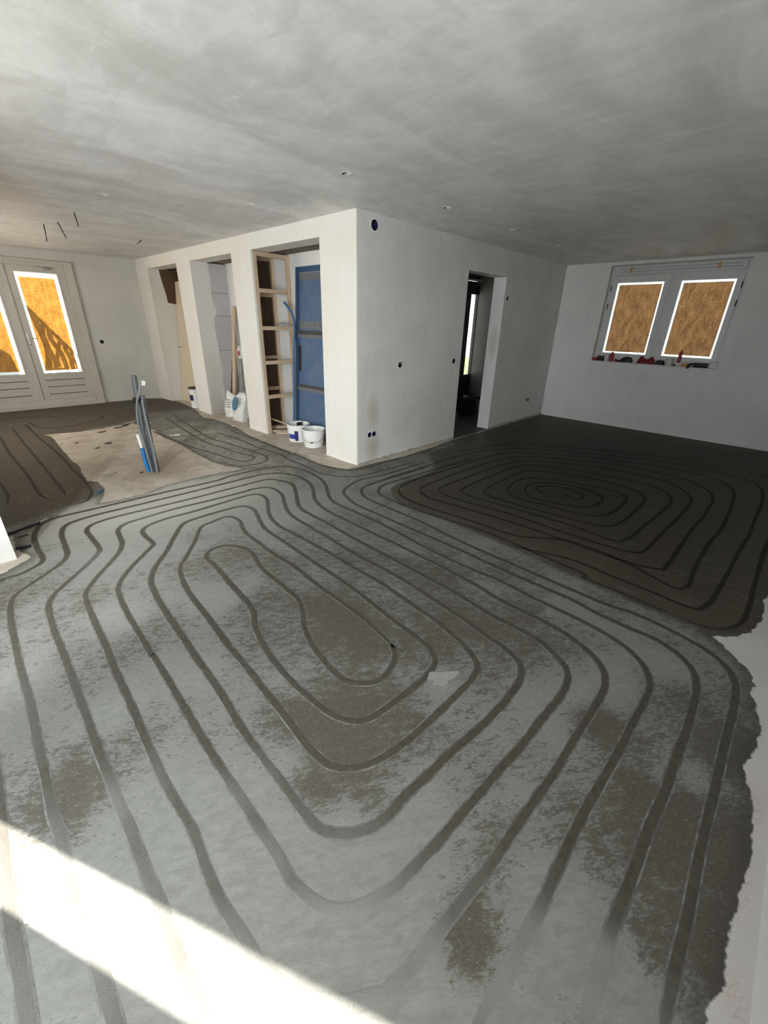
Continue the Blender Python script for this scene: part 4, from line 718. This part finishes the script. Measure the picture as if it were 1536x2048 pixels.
# things lying on the window sill
SZ, SX = 1.082, XR + 0.05
def thing(mb, name, mat, label, cat, group=None, bevel=0.0): return tag(mb.build(name, M[mat], None, bevel), label, cat, group)
bx = empty('small_box', (SX, -0.80, SZ), 'small red and white box at the left end of the window sill', 'box')
part('box_body', 'red', bx, (SX - 0.035, SX + 0.03, -0.835, -0.765, SZ, SZ + 0.055)); part('box_top', 'cupw', bx, (SX - 0.035, SX + 0.03, -0.835, -0.765, SZ + 0.055, SZ + 0.09))
def hump(name, y0, y1, h, mat, label, cat, seed, dx=0.04):
    rnd = random.Random(seed); mb = MB(); n = 12; c = (y0 + y1) / 2; ry = (y1 - y0) / 2
    ph = [rnd.random() * 6 for _ in range(4)]
    rows = []
    for i in range(n + 1):
        t = i / n; y = y0 + (y1 - y0) * t; e = min(1.0, 1.9 * math.sin(PI * min(max(t, 0.04), 0.96))) ** 0.6
        hh = h * e * (0.86 + 0.14 * math.sin(7 * t + ph[0]))
        for j in range(7):
            a_ = PI * j / 6; mb.v.append((SX + dx * e * math.cos(a_), y, SZ + max(0.0, hh * math.sin(a_) ** 0.8 * (1 + 0.15 * math.sin(9 * t + j + ph[1])))))
    mb.f = [(i * 7 + j, i * 7 + j + 1, (i + 1) * 7 + j + 1, (i + 1) * 7 + j) for i in range(n) for j in range(6)] + [tuple(range(6, -1, -1)), tuple(range(n * 7, n * 7 + 7))] + [(i * 7 + 6, i * 7, (i + 1) * 7, (i + 1) * 7 + 6) for i in range(n)]
    mb.smooth = True
    return thing(mb, name, mat, label, cat)
hump('tool_pouch', -0.935, -0.845, 0.10, 'black', 'small black tool pouch between the red box and the pale cup on the sill', 'pouch', 1)
hump('red_cloth', -1.195, -1.115, 0.045, 'dred', 'dark red rag lying beside the red spray can on the sill', 'rag', 5, 0.03)
thing(MB().lathe([(0.001, 0), (0.038, 0), (0.042, 0.13), (0.040, 0.133), (0.037, 0.13), (0.034, 0.01), (0.001, 0.008)], (SX + 0.005, -0.985, SZ), 20), 'plastic_cup', 'cupw', 'pale grey cup left of the red spray can on the window sill', 'cup')
sc = empty('spray_can', (SX - 0.01, -1.068, SZ), 'glossy red spray can standing on the window sill', 'spray can')
MB().lathe([(0.001, 0), (0.030, 0), (0.030, 0.12), (0.022, 0.135), (0.001, 0.136)], (SX - 0.01, -1.068, SZ), 20).build('can_body', M['red'], sc)
MB().lathe([(0.018, 0.134), (0.016, 0.156), (0.001, 0.157)], (SX - 0.01, -1.068, SZ), 16).build('spray_cap', M['dred'], sc)
hump('work_glove', -1.41, -1.20, 0.10, 'black', 'black crumpled work glove in the middle of the left sill half', 'glove', 2)
thing(MB().box(SX - 0.02, SX + 0.02, -1.475, -1.415, SZ, SZ + 0.025), 'small_carton', 'cupw', 'small white carton between the black glove and the red tool bag', 'carton', bevel=0.003)
rb = hump('tool_bag', -1.74, -1.485, 0.115, 'dred', 'dark red tool bag lying below the window handles', 'bag', 3, 0.045)
hump('black_clamp', -1.885, -1.755, 0.085, 'black', 'black clamp lying between the red tool bag and the white cup', 'tool', 4)
thing(MB().lathe([(0.001, 0), (0.044, 0), (0.055, 0.105), (0.053, 0.108), (0.049, 0.105), (0.04, 0.01), (0.001, 0.008)], (SX - 0.005, -1.95, SZ), 24), 'plastic_cup', 'cupw', 'wide off white cup left of the red sealant tube on the sill', 'cup')
tb = empty('sealant_tube', (SX, -2.065, SZ), 'red sealant tube standing nozzle down on the window sill', 'tube')
MB().tube([(SX - 0.005, -2.067, SZ + 0.005), (SX - 0.003, -2.069, SZ + 0.05)], [0.012, 0.02], 14).build('nozzle', M['wht'], tb)
MB().tube([(SX - 0.003, -2.069, SZ + 0.05), (SX + 0.005, -2.075, SZ + 0.215)], 0.026, 16).tube([(SX + 0.005, -2.075, SZ + 0.215), (SX + 0.006, -2.076, SZ + 0.24)], 0.012, 12).build('tube_body', M['red'], tb)
thing(MB().lathe([(0.022, 0), (0.045, 0), (0.045, 0.045), (0.022, 0.045), (0.022, 0)], (SX, -2.165, SZ), 24), 'tape_roll', 'yellow', 'yellow tape roll right of the red sealant tube on the sill', 'tape')
hump('black_cable_coil', -2.038, -2.008, 0.04, 'black', 'short black cable coil at the foot of the sealant tube', 'cable', 8, 0.03)
dr = empty('power_drill', (SX, -2.36, SZ), 'black power tool lying at the right of the sill with its grip over the edge', 'tool')
MB().tube([(SX + 0.01, -2.22, SZ + 0.03), (SX, -2.30, SZ + 0.034), (SX, -2.47, SZ + 0.034)], [0.02, 0.032, 0.034], 12).build('tool_body', M['black'], dr)
MB().tube([(SX - 0.01, -2.27, SZ + 0.03), (SX - 0.052, -2.235, SZ + 0.008), (SX - 0.07, -2.225, SZ - 0.012)], [0.022, 0.018, 0.02], 10).build('grip', M['black'], dr)
MB().tube([(SX - 0.03, -2.285, SZ + 0.03), (SX - 0.062, -2.262, SZ + 0.012)], 0.006, 8).build('trigger', M['wht'], dr)
thing(MB().box(SX - 0.04, SX + 0.03, -2.59, -2.505, SZ, SZ + 0.095), 'plastic_box', 'paint2', 'pale plastic box at the far right end of the window sill', 'box', bevel=0.006)

# ------------------------------------------------------------------ timber framed niche
fr_ = empty('stud_partition', (0.33, 2.075, 0), 'pale pine stud frame with four rungs lining the left side of the open niche', 'frame')
T = 0.03
def stud(nm, *b_): return MB().box(*b_).build(nm, M['timber'], fr_, 0.002)
def rail(nm, x0, x1, z, w=0.05, y0=2.052, y1=2.10): return MB().box(x0, x1, y0, y1, z - w / 2, z + w / 2).build(nm, M['timberx'], fr_, 0.002)
stud('stud', 0.031, 0.085, 2.052, 2.10, 0, 2.415); stud('stud', 0.545, 0.598, 2.052, 2.10, 0, 2.415)
stud('stud', 0.545, 0.598, 2.452, 2.498, 0, 2.415); stud('stud', 0.031, 0.085, 2.452, 2.498, 0, 2.415)
rail('rung', 0.085, 0.545, 2.39)
for z in (1.96, 1.49, 1.03, 0.545): rail('rung', 0.085, 0.545, z)
for z in (2.39, 1.93, 1.07, 0.60): rail('rear_rung', 0.085, 0.545, z, 0.05, 2.452, 2.498)
thing(MB().tube([tuple(q) for q in catmull([(0.33, 2.10, 1.535), (0.38, 2.02, 1.56), (0.46, 1.99, 1.555), (0.54, 1.97, 1.53), (0.585, 1.90, 1.52)], 0.02)], 0.007, 8), 'loose_cable', 'conduitl', 'thin grey cable draped over the second rung of the timber frame', 'cable')
# buckets and debris
def bucket(c, label, r0, r1, h, lab):
    rt = empty('bucket', c, label, 'bucket', None)
    MB().lathe([(0.001, 0), (r0, 0), (r0 + 0.002, 0.004), (r0 + (r1 - r0) * 0.72, h * 0.78), (r1 - 0.008, h * 0.80), (r1 - 0.004, h * 0.96), (r1, h * 0.965), (r1 + 0.004, h * 0.985), (r1, h), (r1 - 0.008, h), (r1 - 0.012, h * 0.9), (r0 - 0.004, 0.012), (0.001, 0.012)], c, 48).build('bucket_body', M['bucket'], rt)
    return rt
B1, B2 = (0.165, 1.455, 0), (0.145, 1.06, 0)
b1 = bucket(B1, 'white bucket with a blue label standing left of the plain white bucket', 0.135, 0.165, 0.245, True)
def wrap(c, r0, r1, h, a0, a1, z0, z1, off, name, mat, parent):
    mb = MB(); n = 14; f = lambda z: r0 + (r1 - r0) * 0.72 * z / (h * 0.78) + off
    for i in range(n + 1):
        a_ = a0 + (a1 - a0) * i / n
        for z in (z0, z1): mb.v.append((c[0] + f(z) * math.cos(a_), c[1] + f(z) * math.sin(a_), c[2] + z))
    mb.f = [(2 * i, 2 * i + 2, 2 * i + 3, 2 * i + 1) for i in range(n)]; mb.smooth = True
    return mb.build(name, M[mat], parent)
wrap(B1, 0.135, 0.165, 0.245, PI * 0.93, PI * 1.24, 0.045, 0.115, 0.0025, 'blue_label', 'label', b1)
wrap(B1, 0.135, 0.165, 0.245, PI * 1.19, PI * 1.30, 0.02, 0.165, 0.0035, 'label_strip', 'labeld', b1)
thing(MB().box(0.17, 0.25, 1.47, 1.50, 0.155, 0.25).box(0.19, 0.23, 1.478, 1.492, 0.02, 0.155), 'block_brush', 'black', 'black block brush standing inside the labelled white bucket', 'brush', bevel=0.004)
b2 = bucket(B2, 'plain white bucket with hanging wire handle, nearest to the white block', 0.13, 0.16, 0.245, False)
# wire handle hanging down in front of the bucket (towards the camera side)
vdir = Vector((-0.72, -0.69, 0)); side = Vector((-0.69, 0.72, 0)); c2 = Vector(B2)
hpts = []
for i in range(17):
    t = -1 + 2 * i / 16; hpts.append(c2 + side * (0.162 * t) + vdir * (0.172 * math.sqrt(max(0, 1 - t * t * 0.98)) + 0.004) * (1 if abs(t) < 1 else 0.2) + Vector((0, 0, 0.20 - 0.115 * math.sqrt(max(0, 1 - t * t)))))
hb = MB().tube([tuple(q) for q in hpts], 0.0028, 8).build('wire_handle', M['steel'], b2)
MB().tube([tuple(q) for q in hpts[7:10]], 0.0075, 10).build('grip', M['black'], hb)
rtb = empty('paint_tub', (0.41, 0.90, 0), 'red tub half hidden behind the plain white bucket', 'tub')
MB().lathe([(0.001, 0), (0.085, 0), (0.095, 0.18), (0.001, 0.18)], (0.41, 0.90, 0), 28).build('tub_body', M['red'], rtb); MB().lathe([(0.1, 0.178), (0.1, 0.197), (0.001, 0.199)], (0.41, 0.90, 0), 28).build('lid', M['wht'], rtb)
RL = ['topmost timber offcut leaning behind the labelled bucket', 'long timber offcut lying at the foot of the stud frame', 'short pale offcut lying on the niche floor left of the buckets', 'splintered offcut under the stud frame near the back', 'grey lath lying between the frame and the buckets']
for i, (p0, p1, w, mt) in enumerate((((0.16, 2.22, 0.20), (0.50, 2.00, 0.035), 0.03, 'timberx'), ((0.10, 2.16, 0.02), (0.34, 1.86, 0.02), 0.04, 'timberx'), ((0.12, 1.98, 0.016), (0.30, 1.76, 0.016), 0.032, 'timber'), ((0.20, 2.30, 0.03), (0.52, 2.14, 0.03), 0.05, 'timber'), ((0.24, 1.78, 0.012), (0.38, 1.70, 0.012), 0.024, 'dlight'))):
    thing(MB().bar(p0, p1, w, w * 0.7), 'timber_offcut', mt, RL[i], 'offcut', 'offcuts on the niche floor', 0.002)
# blue door leaning on the back wall of the niche
ln = math.atan2(0.16, 2.27)
LT = Matrix.Translation((0.425, 0, 0.0)) @ Matrix.Rotation(ln, 4, 'Y')
bd = empty('old_blue_door', (0.43, 1.45, 0), 'scuffed blue old door leaning on the back wall of the niche behind the buckets', 'door')
def lp(name, mat, *bs, par=None, bevel=0.0):
    mb = MB()
    for q in bs: mb.box(*q)
    return mb.xf(LT).build(name, M[mat], par or bd, bevel)
lf = lp('door_leaf', 'bluedoor', (0.012, 0.045, 1.0, 1.835, 0.005, 2.20), bevel=0.003)
lp('door_frame', 'bluedk', (0.0, 0.05, 1.845, 1.905, 0.0, 2.275), (0.0, 0.05, 1.0, 1.845, 2.205, 2.275), bevel=0.003)
lp('worn_band', 'worn', (0.009, 0.012, 1.01, 1.83, 2.11, 2.19), (0.009, 0.012, 1.01, 1.83, 1.50, 1.60), par=lf)
lp('cross_rail', 'ledge', (-0.004, 0.012, 1.0, 1.835, 1.425, 1.475), (-0.012, 0.012, 1.0, 1.835, 0.70, 0.735), par=lf)
lp('cross_rail', 'worn', (-0.004, 0.012, 1.0, 1.835, 1.385, 1.425), (-0.004, 0.012, 1.0, 1.835, 0.655, 0.70), par=lf)
lp('lock_plate', 'black', (0.002, 0.012, 1.775, 1.832, 0.92, 1.27), par=lf, bevel=0.003)
thing(MB().tube([tuple(q) for q in catmull([(0.40, 1.955, 1.83), (0.42, 1.90, 1.77), (0.45, 1.86, 1.70), (0.47, 1.845, 1.58), (0.47, 1.845, 1.45), (0.45, 1.86, 1.2), (0.42, 1.88, 0.6), (0.39, 1.9, 0.01)], 0.05)], 0.017, 12), 'water_hose', 'bluehose', 'blue hose with bent top hanging down beside the blue door', 'hose')
# jagged plaster lip above the blue door
# ------------------------------------------------------------------ middle niche: plank, ladder, level, sacks
def leaning(name, p0, p1, w, t, mat, label, cat): return thing(MB().bar(p0, p1, w, t, (0, 1, 0)), name, mat, label, cat, None, 0.002)
leaning('timber_plank', (0.34, 3.735, 0.03), (0.575, 3.75, 1.80), 0.03, 0.085, 'timber', 'tall pale plank leaning in the corner of the middle niche', 'plank')
leaning('timber_batten', (0.30, 3.80, 0.02), (0.585, 3.85, 1.45), 0.02, 0.04, 'ledge', 'dark batten leaning left of the pale plank in the niche corner', 'batten')
leaning('spirit_level', (0.37, 3.885, 0.02), (0.475, 3.905, 0.68), 0.030, 0.030, 'red', 'dark red spirit level leaning in the niche corner', 'level')
ld = empty('ladder', (0.40, 3.40, 0), 'grey aluminium ladder leaning behind the sacks in the middle niche', 'ladder')
for y in (3.62, 3.22): MB().bar((0.42, y, 0), (0.575, y, 1.66), 0.022, 0.06, (0, 1, 0)).build('ladder_rail', M['alu'], ld, 0.003)
for z in (0.20, 0.44, 0.69, 0.93, 1.17, 1.41):
    x = 0.42 + 0.155 * z / 1.66; MB().box(x - 0.022, x + 0.022, 3.24, 3.60, z - 0.014, z + 0.014).build('rung', M['alu'], ld, 0.002)
def superblob(c, d, e, seed, squash=0.0, n=22, mth=16, amp=0.06):
    rnd = random.Random(seed); ph = [rnd.random() * 6.28 for _ in range(8)]; mb = MB(); sg = lambda v, p: math.copysign(abs(v) ** p, v)
    for i in range(mth + 1):
        v_ = -PI / 2 + PI * i / mth
        for j in range(n):
            u_ = 2 * PI * j / n
            k = 1 + amp * (math.sin(3 * u_ + 4 * v_ + ph[0]) + 0.6 * math.sin(7 * u_ - 5 * v_ + ph[1]) + 0.5 * math.sin(11 * v_ + ph[2]))
            tp = 1 - squash * max(0, math.sin(v_))
            mb.v.append((c[0] + d[0] * sg(math.cos(v_), e) * sg(math.cos(u_), e) * k * tp, c[1] + d[1] * sg(math.cos(v_), e) * sg(math.sin(u_), e) * k * tp, c[2] + d[2] * (1 + sg(math.sin(v_), e * 0.8)) * (1 if i < mth else 1.02)))
    mb.f = [(i * n + j, i * n + (j + 1) % n, (i + 1) * n + (j + 1) % n, (i + 1) * n + j) for i in range(mth) for j in range(n)]
    mb.smooth = True
    return mb
RZ = Matrix.Rotation(0, 4, 'Z')
def sack(c, d, seed, label, logo):
    rt = empty('plaster_sack', c, label, 'sack')
    q = Matrix.Translation(c) @ Matrix.Rotation(0.12, 4, 'Y') @ Matrix.Rotation(0.05 if logo else -0.10, 4, 'X')
    mb = MB(); n, rows = 36, 22; sg = lambda v, p: math.copysign(abs(v) ** p, v); rnd = random.Random(seed)
    for i in range(rows + 1):
        t = i / rows
        for j in range(n):
            u_ = 2 * PI * j / n; cx, cy = sg(math.cos(u_), 0.6), sg(math.sin(u_), 0.6)
            wx = d[0] * (0.90 + 0.25 * math.sin(PI * min(1, t * 1.25)) - 0.95 * t ** 2.2); wy = d[1] * (0.92 + 0.14 * math.sin(PI * t) + 0.10 * t ** 3)
            top = 1 + 0.16 * mnoise.noise(Vector((cy * 2.2, seed, 0))) + (0.14 * cy if not logo else -0.16 * abs(cy + 0.2))
            v = Vector((cx * wx, cy * wy, 2 * d[2] * t * (1 + (top - 1) * t)))
            k = 0.020 * mnoise.noise(v * 9 + Vector((seed, 0, 0))) + 0.013 * mnoise.noise(v * 24)
            mb.v.append((v.x + cx * k, v.y + cy * k, max(0, v.z + (k * 0.6 if i else 0))))
    mb.f = [(i * n + j, i * n + (j + 1) % n, (i + 1) * n + (j + 1) % n, (i + 1) * n + j) for i in range(rows) for j in range(n)] + [tuple(range(n - 1, -1, -1)), tuple(range(rows * n, rows * n + n))]
    mb.xf(q).build('sack_body', M['sack'], rt, smooth=False)
    mb = MB()
    if logo: # big oval logo
        for i in range(24):
            a_ = 2 * PI * i / 24; mb.v.append((-d[0] * (1.28 - 0.18 * math.sin(a_)), d[1] * (0.05 + 0.5 * math.cos(a_)), d[2] * (1.15 + 0.48 * math.sin(a_))))
        mb.f = [tuple(range(24))]
        mb.xf(q).build('printed_logo', M['sackb'], rt)
    else:
        for r_ in range(4): MB().box(-d[0] * 1.12, -d[0] * 1.10, d[1] * -0.55, d[1] * (0.4 - 0.12 * (r_ % 2)), d[2] * (1.45 - 0.2 * r_), d[2] * (1.50 - 0.2 * r_)).xf(q).build('printed_line', M['groovep'], rt)
    return rt
sack((0.20, 3.52, 0), (0.085, 0.17, 0.20), 11, 'white sack with small black print leaning at the left of the pair of sacks', False)
sack((0.16, 3.17, 0), (0.09, 0.16, 0.25), 12, 'white sack with a blue printed patch half hidden by the wide pillar', True)
hb_ = empty('hanging_bag', (0.47, 3.42, 0.95), 'small clear bag with red print hanging on the ladder', 'bag')
superblob((0.43, 3.44, 0.97), (0.035, 0.07, 0.11), 0.8, 21, 0.3).build('bag_body', M['cupw'], hb_); superblob((0.40, 3.43, 1.03), (0.012, 0.04, 0.04), 0.9, 22).build('red_print', M['red'], hb_)
# ------------------------------------------------------------------ end niche: cream door, tub
LC = Matrix.Translation((0.225, 0, 0)) @ Matrix.Rotation(math.atan2(0.235, 2.25), 4, 'Y')
cd = empty('cream_door', (0.3, 5.3, 0), 'cream painted door leaf leaning inside the niche by the garden doors', 'door')
lc = MB().box(0, 0.04, 4.92, 5.79, 0.002, 2.25).xf(LC).build('door_leaf', M['creamdoor'], cd, 0.003)
MB().tube([(-0.045, 5.72, 1.06), (-0.045, 5.62, 1.06)], 0.009, 8).tube([(0.0, 5.72, 1.06), (-0.045, 5.72, 1.06)], 0.009, 8).xf(LC).build('lever', M['alu'], lc)
tb2 = empty('filler_tub', (0.09, 4.80, 0), 'white tub with a dark blue label in front of the leaning cream door', 'tub')
MB().lathe([(0.001, 0), (0.095, 0), (0.108, 0.36), (0.001, 0.36)], (0.105, 4.79, 0), 28).build('tub_body', M['wht'], tb2); MB().lathe([(0.113, 0.355), (0.113, 0.385), (0.001, 0.388)], (0.105, 4.79, 0), 28).build('lid', M['black'], tb2)
mb = MB()
for i in range(9):
    a_ = PI * (0.62 + 0.62 * i / 8)
    for z in (0.14, 0.25): mb.v.append((0.105 + (0.0975 + 0.013 * z / 0.36 + 0.0022) * math.cos(a_), 4.79 + (0.0975 + 0.013 * z / 0.36 + 0.0022) * math.sin(a_), z))
mb.f = [(2 * i, 2 * i + 2, 2 * i + 3, 2 * i + 1) for i in range(8)]; mb.build('blue_label', M['labeld'], tb2)
# ------------------------------------------------------------------ standing conduits on the bare island
def cond(name, pts, r, mat, label, cat='conduit'):
    rt = empty(name, (pts[0][0], pts[0][1], 0), label, cat, 'conduits standing out of the floor')
    MB().tube([tuple(q) for q in catmull(pts, 0.05)], r, 14).build('pipe', M[mat], rt)
    return rt
rt = cond('conduit', [(-1.884, 1.361, -0.002), (-1.896, 1.372, 0.4), (-1.884, 1.361, 0.72), (-1.873, 1.350, 1.04)], 0.026, 'conduit', 'tallest thick grey conduit standing out of the bare concrete patch')
MB().tube([(-1.873, 1.350, 1.0395), (-1.873, 1.350, 1.0405)], 0.020, 12).build('pipe_mouth', M['black'], rt)
rt = cond('conduit', [(-1.846, 1.322, -0.002), (-1.852, 1.331, 0.35), (-1.846, 1.324, 0.62), (-1.842, 1.321, 0.80), (-1.841, 1.320, 0.84)], 0.024, 'conduit', 'second dark grey conduit tied to the tallest one below its top')
MB().tube([(-1.905, 1.38, 0.792), (-1.860, 1.322, 0.796)], 0.034, 14).build('cable_tie', M['black'], rt)
rt = cond('conduit', [(-1.903, 1.327, -0.002), (-1.915, 1.340, 0.3), (-1.928, 1.352, 0.55), (-1.908, 1.332, 0.75), (-1.862, 1.298, 0.90), (-1.832, 1.297, 1.005)], 0.011, 'conduitl', 'thin light grey cable conduit carrying a white paper tag')
MB().box(-1.838, -1.788, 1.272, 1.276, 0.945, 0.995).xf(Matrix.Translation((-1.822, 1.283, 0.97)) @ Matrix.Rotation(-0.75, 4, 'Z') @ Matrix.Rotation(0.25, 4, 'Y') @ Matrix.Translation((1.813, -1.274, -0.97))).build('paper_tag', M['cupw'], rt)
cond('conduit', [(-1.860, 1.294, -0.002), (-1.855, 1.288, 0.3), (-1.862, 1.292, 0.55), (-1.862, 1.288, 0.80)], 0.013, 'conduitl', 'thin grey conduit at the right of the bundle of standing conduits')
rt = empty('water_pipe', (-1.925, 1.405, 0), 'blue water pipe with a white end leaning at the left of the grey conduits', 'pipe')
MB().tube([(-1.918, 1.398, -0.002), (-1.928, 1.408, 0.15), (-1.931, 1.411, 0.275)], 0.020, 14).build('pipe', M['blue'], rt)
MB().tube([(-1.931, 1.411, 0.272), (-1.940, 1.420, 0.40)], 0.015, 12).build('white_end', M['wht'], rt); MB().tube([(-1.939, 1.419, 0.385), (-1.942, 1.422, 0.425)], 0.017, 12).build('plug', M['wht'], rt)
# blue pipe in the open slot by the wall stub
thing(MB().tube([(-3.32, 0.52, 0.006), (-3.20, 0.525, 0.008), (-3.03, 0.60, 0.008)], 0.011, 8), 'pipe_end', 'slotpipe', 'dark blue pipe lying in the bare slot beside the white wall stub', 'pipe')
thing(MB().tube([(-3.235, 0.19, 0.008), (-3.15, 0.165, 0.008)], 0.013, 8), 'pipe_stub', 'slotpipe', 'short dark pipe stub on the floor at the foot of the wall stub', 'pipe')
thing(MB().bar((-2.51, 1.02, 0.008), (-2.44, 1.09, 0.01), 0.018, 0.012), 'foil_scrap', 'bluehose', 'blue grey foil scrap at the near tip of the bare concrete patch', 'scrap')
# flakes and rubble
def shard(x, y, a, l, w, h, mat, name, label, group):
    n = 7 if l < 0.08 else 26; rnd = random.Random(int(x * 1000) + int(y * 77)); poly = [(x + math.cos(a) * l * math.cos(t) * k - math.sin(a) * w * math.sin(t) * k, y + math.sin(a) * l * math.cos(t) * k + math.cos(a) * w * math.sin(t) * k) for t, k in ((2 * PI * i / n, (0.75 + 0.4 * rnd.random()) if n == 7 else 0.85 + 0.22 * math.sin(3 * 2 * PI * i / n + 1) + 0.12 * math.sin(7 * 2 * PI * i / n) + 0.1 * rnd.random()) for i in range(n))]
    thing(MB().prism(poly, 2, 0.001, h), name, mat, label, 'debris', group)
FL = [(-1.036, 2.845, 0.9, 0.07, 0.05, 'white plaster flake on the wet strip right of the conduits, larger of the near pair'), (-1.102, 2.875, 0.3, 0.035, 0.03, 'white plaster flake touching the larger one right of the conduits'), (-1.072, 3.928, 0.7, 0.06, 0.03, 'white plaster flake just behind the standing conduits'), (-0.131, 2.868, 0.2, 0.05, 0.03, 'white plaster flake in front of the wide pillar'), (0.12, 3.28, 0.5, 0.09, 0.035, 'white plaster spill in front of the sacks')]
for x, y, a, l, w, lb in FL: shard(x, y, a, l, w, 0.005, 'flake', 'plaster_flake', lb, 'white flakes on the floor')
thing_ = [(-1.946, -2.770, -0.5, 0.085, 0.045, 'pale dried mortar splash between the groove loops of the near floor')]
for x, y, a, l, w, lb in thing_: shard(x, y, a, l, w, 0.003, 'splash', 'mortar_splash', lb, None)
RB = [(-1.80, 3.72, 0.1, 0.07, 0.03, 'debris', 'dark flat rubble piece on the back half of the bare patch'), (-1.91, 2.97, 0.5, 0.06, 0.04, 'debris', 'dark ring shaped rubble piece in the middle of the bare patch'), (-1.50, 3.90, 0.4, 0.13, 0.035, 'debris', 'long dark rubble strip at the back edge of the bare patch'),
      (-1.38, 4.02, 0.6, 0.10, 0.03, 'debris', 'dark rubble strip behind the longest one at the back edge'), (-1.30, 4.12, 0.5, 0.14, 0.045, 'dlight', 'grey mortar lump at the back corner of the bare patch'), (-1.22, 3.82, 0.3, 0.05, 0.02, 'debris', 'small dark rubble chip right of the mortar lump'),
      (-2.22, 3.25, 0.9, 0.03, 0.02, 'debris', 'small dark chip near the left edge of the bare patch'), (-2.08, 2.80, 0.2, 0.03, 0.02, 'debris', 'tiny dark chip left of the ring shaped piece'), (-2.27, 1.55, 0.3, 0.08, 0.03, 'dlight', 'grey mortar crumb at the near left of the bare patch'), (-2.19, 1.25, 0.4, 0.07, 0.03, 'dlight', 'grey mortar crumb nearest the tip of the bare patch'),
      (-3.16, 0.415, 0.3, 0.04, 0.018, 'debris', 'dark chip beside the foot of the white wall stub'), (-1.99, 1.40, 0.3, 0.03, 0.012, 'debris', 'small dark chip left of the conduit base')]
for x, y, a, l, w, mt, lb in RB: shard(x, y, a, l, w, 0.012 if mt == 'dlight' else 0.006, mt, 'rubble_piece', lb, 'rubble on the bare concrete')

# ------------------------------------------------------------------ hall: front door, bag, outside view
d2 = empty('door_2', (4.2, 1.5, 0), kind='structure')
part('door_frame', 'darkdoor', d2, (3.70, 3.76, 1.5, 1.6, 0, 2.45), (4.64, 4.70, 1.5, 1.6, 0, 2.45), (3.76, 4.64, 1.5, 1.6, 2.41, 2.45), bevel=0.003)
part('transom_bar', 'paint2', d2, (3.70, 4.62, 1.465, 1.5, 2.37, 2.405))
lf2 = part('door_leaf', 'darkdoor', d2, (3.76, 4.375, 1.51, 1.56, 0.08, 2.37), (4.375, 4.64, 1.51, 1.56, 0.08, 0.66), (4.375, 4.64, 1.51, 1.56, 2.15, 2.37), (4.615, 4.64, 1.51, 1.56, 0.66, 2.15), bevel=0.003)
part('glass_pane', 'glass', lf2, (4.375, 4.615, 1.53, 1.534, 0.66, 2.15))
part('threshold', 'alu', d2, (3.70, 4.62, 1.46, 1.56, 0.03, 0.075))
tb3 = empty('black_tool_bag', (4.0, 1.1, 0), 'black tool bag on the dark hall floor below the front door', 'bag')
superblob((3.95, 1.12, 0), (0.24, 0.15, 0.16), 0.5, 31, 0.2).build('bag_body', M['black'], tb3)
MB().tube([tuple(q) for q in catmull([(3.80, 1.12, 0.28), (3.85, 1.12, 0.40), (4.0, 1.12, 0.42), (4.08, 1.12, 0.29)], 0.04)], 0.014, 8).build('handle', M['black'], tb3)
part('buckle', 'alu', tb3, (3.80, 3.83, 0.955, 0.972, 0.12, 0.16)); part('side_pocket', 'navy', tb3, (3.70, 3.86, 0.95, 0.985, 0.06, 0.2), bevel=0.01)
kb = empty('grey_case', (4.42, 1.0, 0), 'dark grey plastic case beside the black tool bag in the hall', 'case')
part('case_body', 'conduitl', kb, (4.33, 4.56, 0.90, 1.10, 0.0, 0.22), bevel=0.015); part('case_lid', 'black', kb, (4.32, 4.57, 0.89, 1.11, 0.22, 0.27), bevel=0.01)
tag(MB().box(2.7, 60, 1.7, 60, -0.5, -0.16).box(5.4, 60, -40, 1.7, -0.5, -0.16).build('street_paving', M['slabs']), kind='structure')
tag(MB().box(8, 19, 4.5, 16, -0.15, -0.10).build('front_lawn', M['grass']), kind='structure')
hs = empty('street_house', (24, 13, -0.16), 'pale house across the lawn seen through the front door glass', 'house')
MB().box(22, 30, 5.5, 22, -0.16, 6.2).build('house_wall', M['brick'], hs)
MB().prism([(21.6, 6.1), (30.4, 6.1), (26, 9.2)], 1, 5.2, 22.3).build('roof', M['roofm'], hs)
for y in (7.2, 9.2, 11.2, 13.3, 15.2, 17.2):
    for z in (1.15, 2.75):
        wf = MB().box(21.95, 22.0, y, y + 0.8, z, z + 0.95).build('house_window', M['wht'], hs); MB().box(21.93, 21.95, y + 0.1, y + 0.7, z + 0.1, z + 0.85).build('pane', M['winglass'], wf)
# window seen in no frame but lit: garden doors and sidelights of the left wall, plus an added back window for fill
for k, (y0, y1, z0, z1) in enumerate(((-1.10, -0.53, 0.05, 2.35), (-1.79, -1.61, 0.3, 2.4), (-3.65, -2.05, 0.05, 2.3), (3.2, 5.2, 0.9, 2.2))):
    wn = empty('window_%d' % (k + 2), (XL - 0.05, (y0 + y1) / 2, z0), kind='structure')
    t = 0.012
    part('window_frame', 'paint2', wn, (XL - 0.1, XL - 0.06, y0, y0 + t, z0, z1), (XL - 0.1, XL - 0.06, y1 - t, y1, z0, z1), (XL - 0.1, XL - 0.06, y0 + t, y1 - t, z0, z0 + t), (XL - 0.1, XL - 0.06, y0 + t, y1 - t, z1 - t, z1))
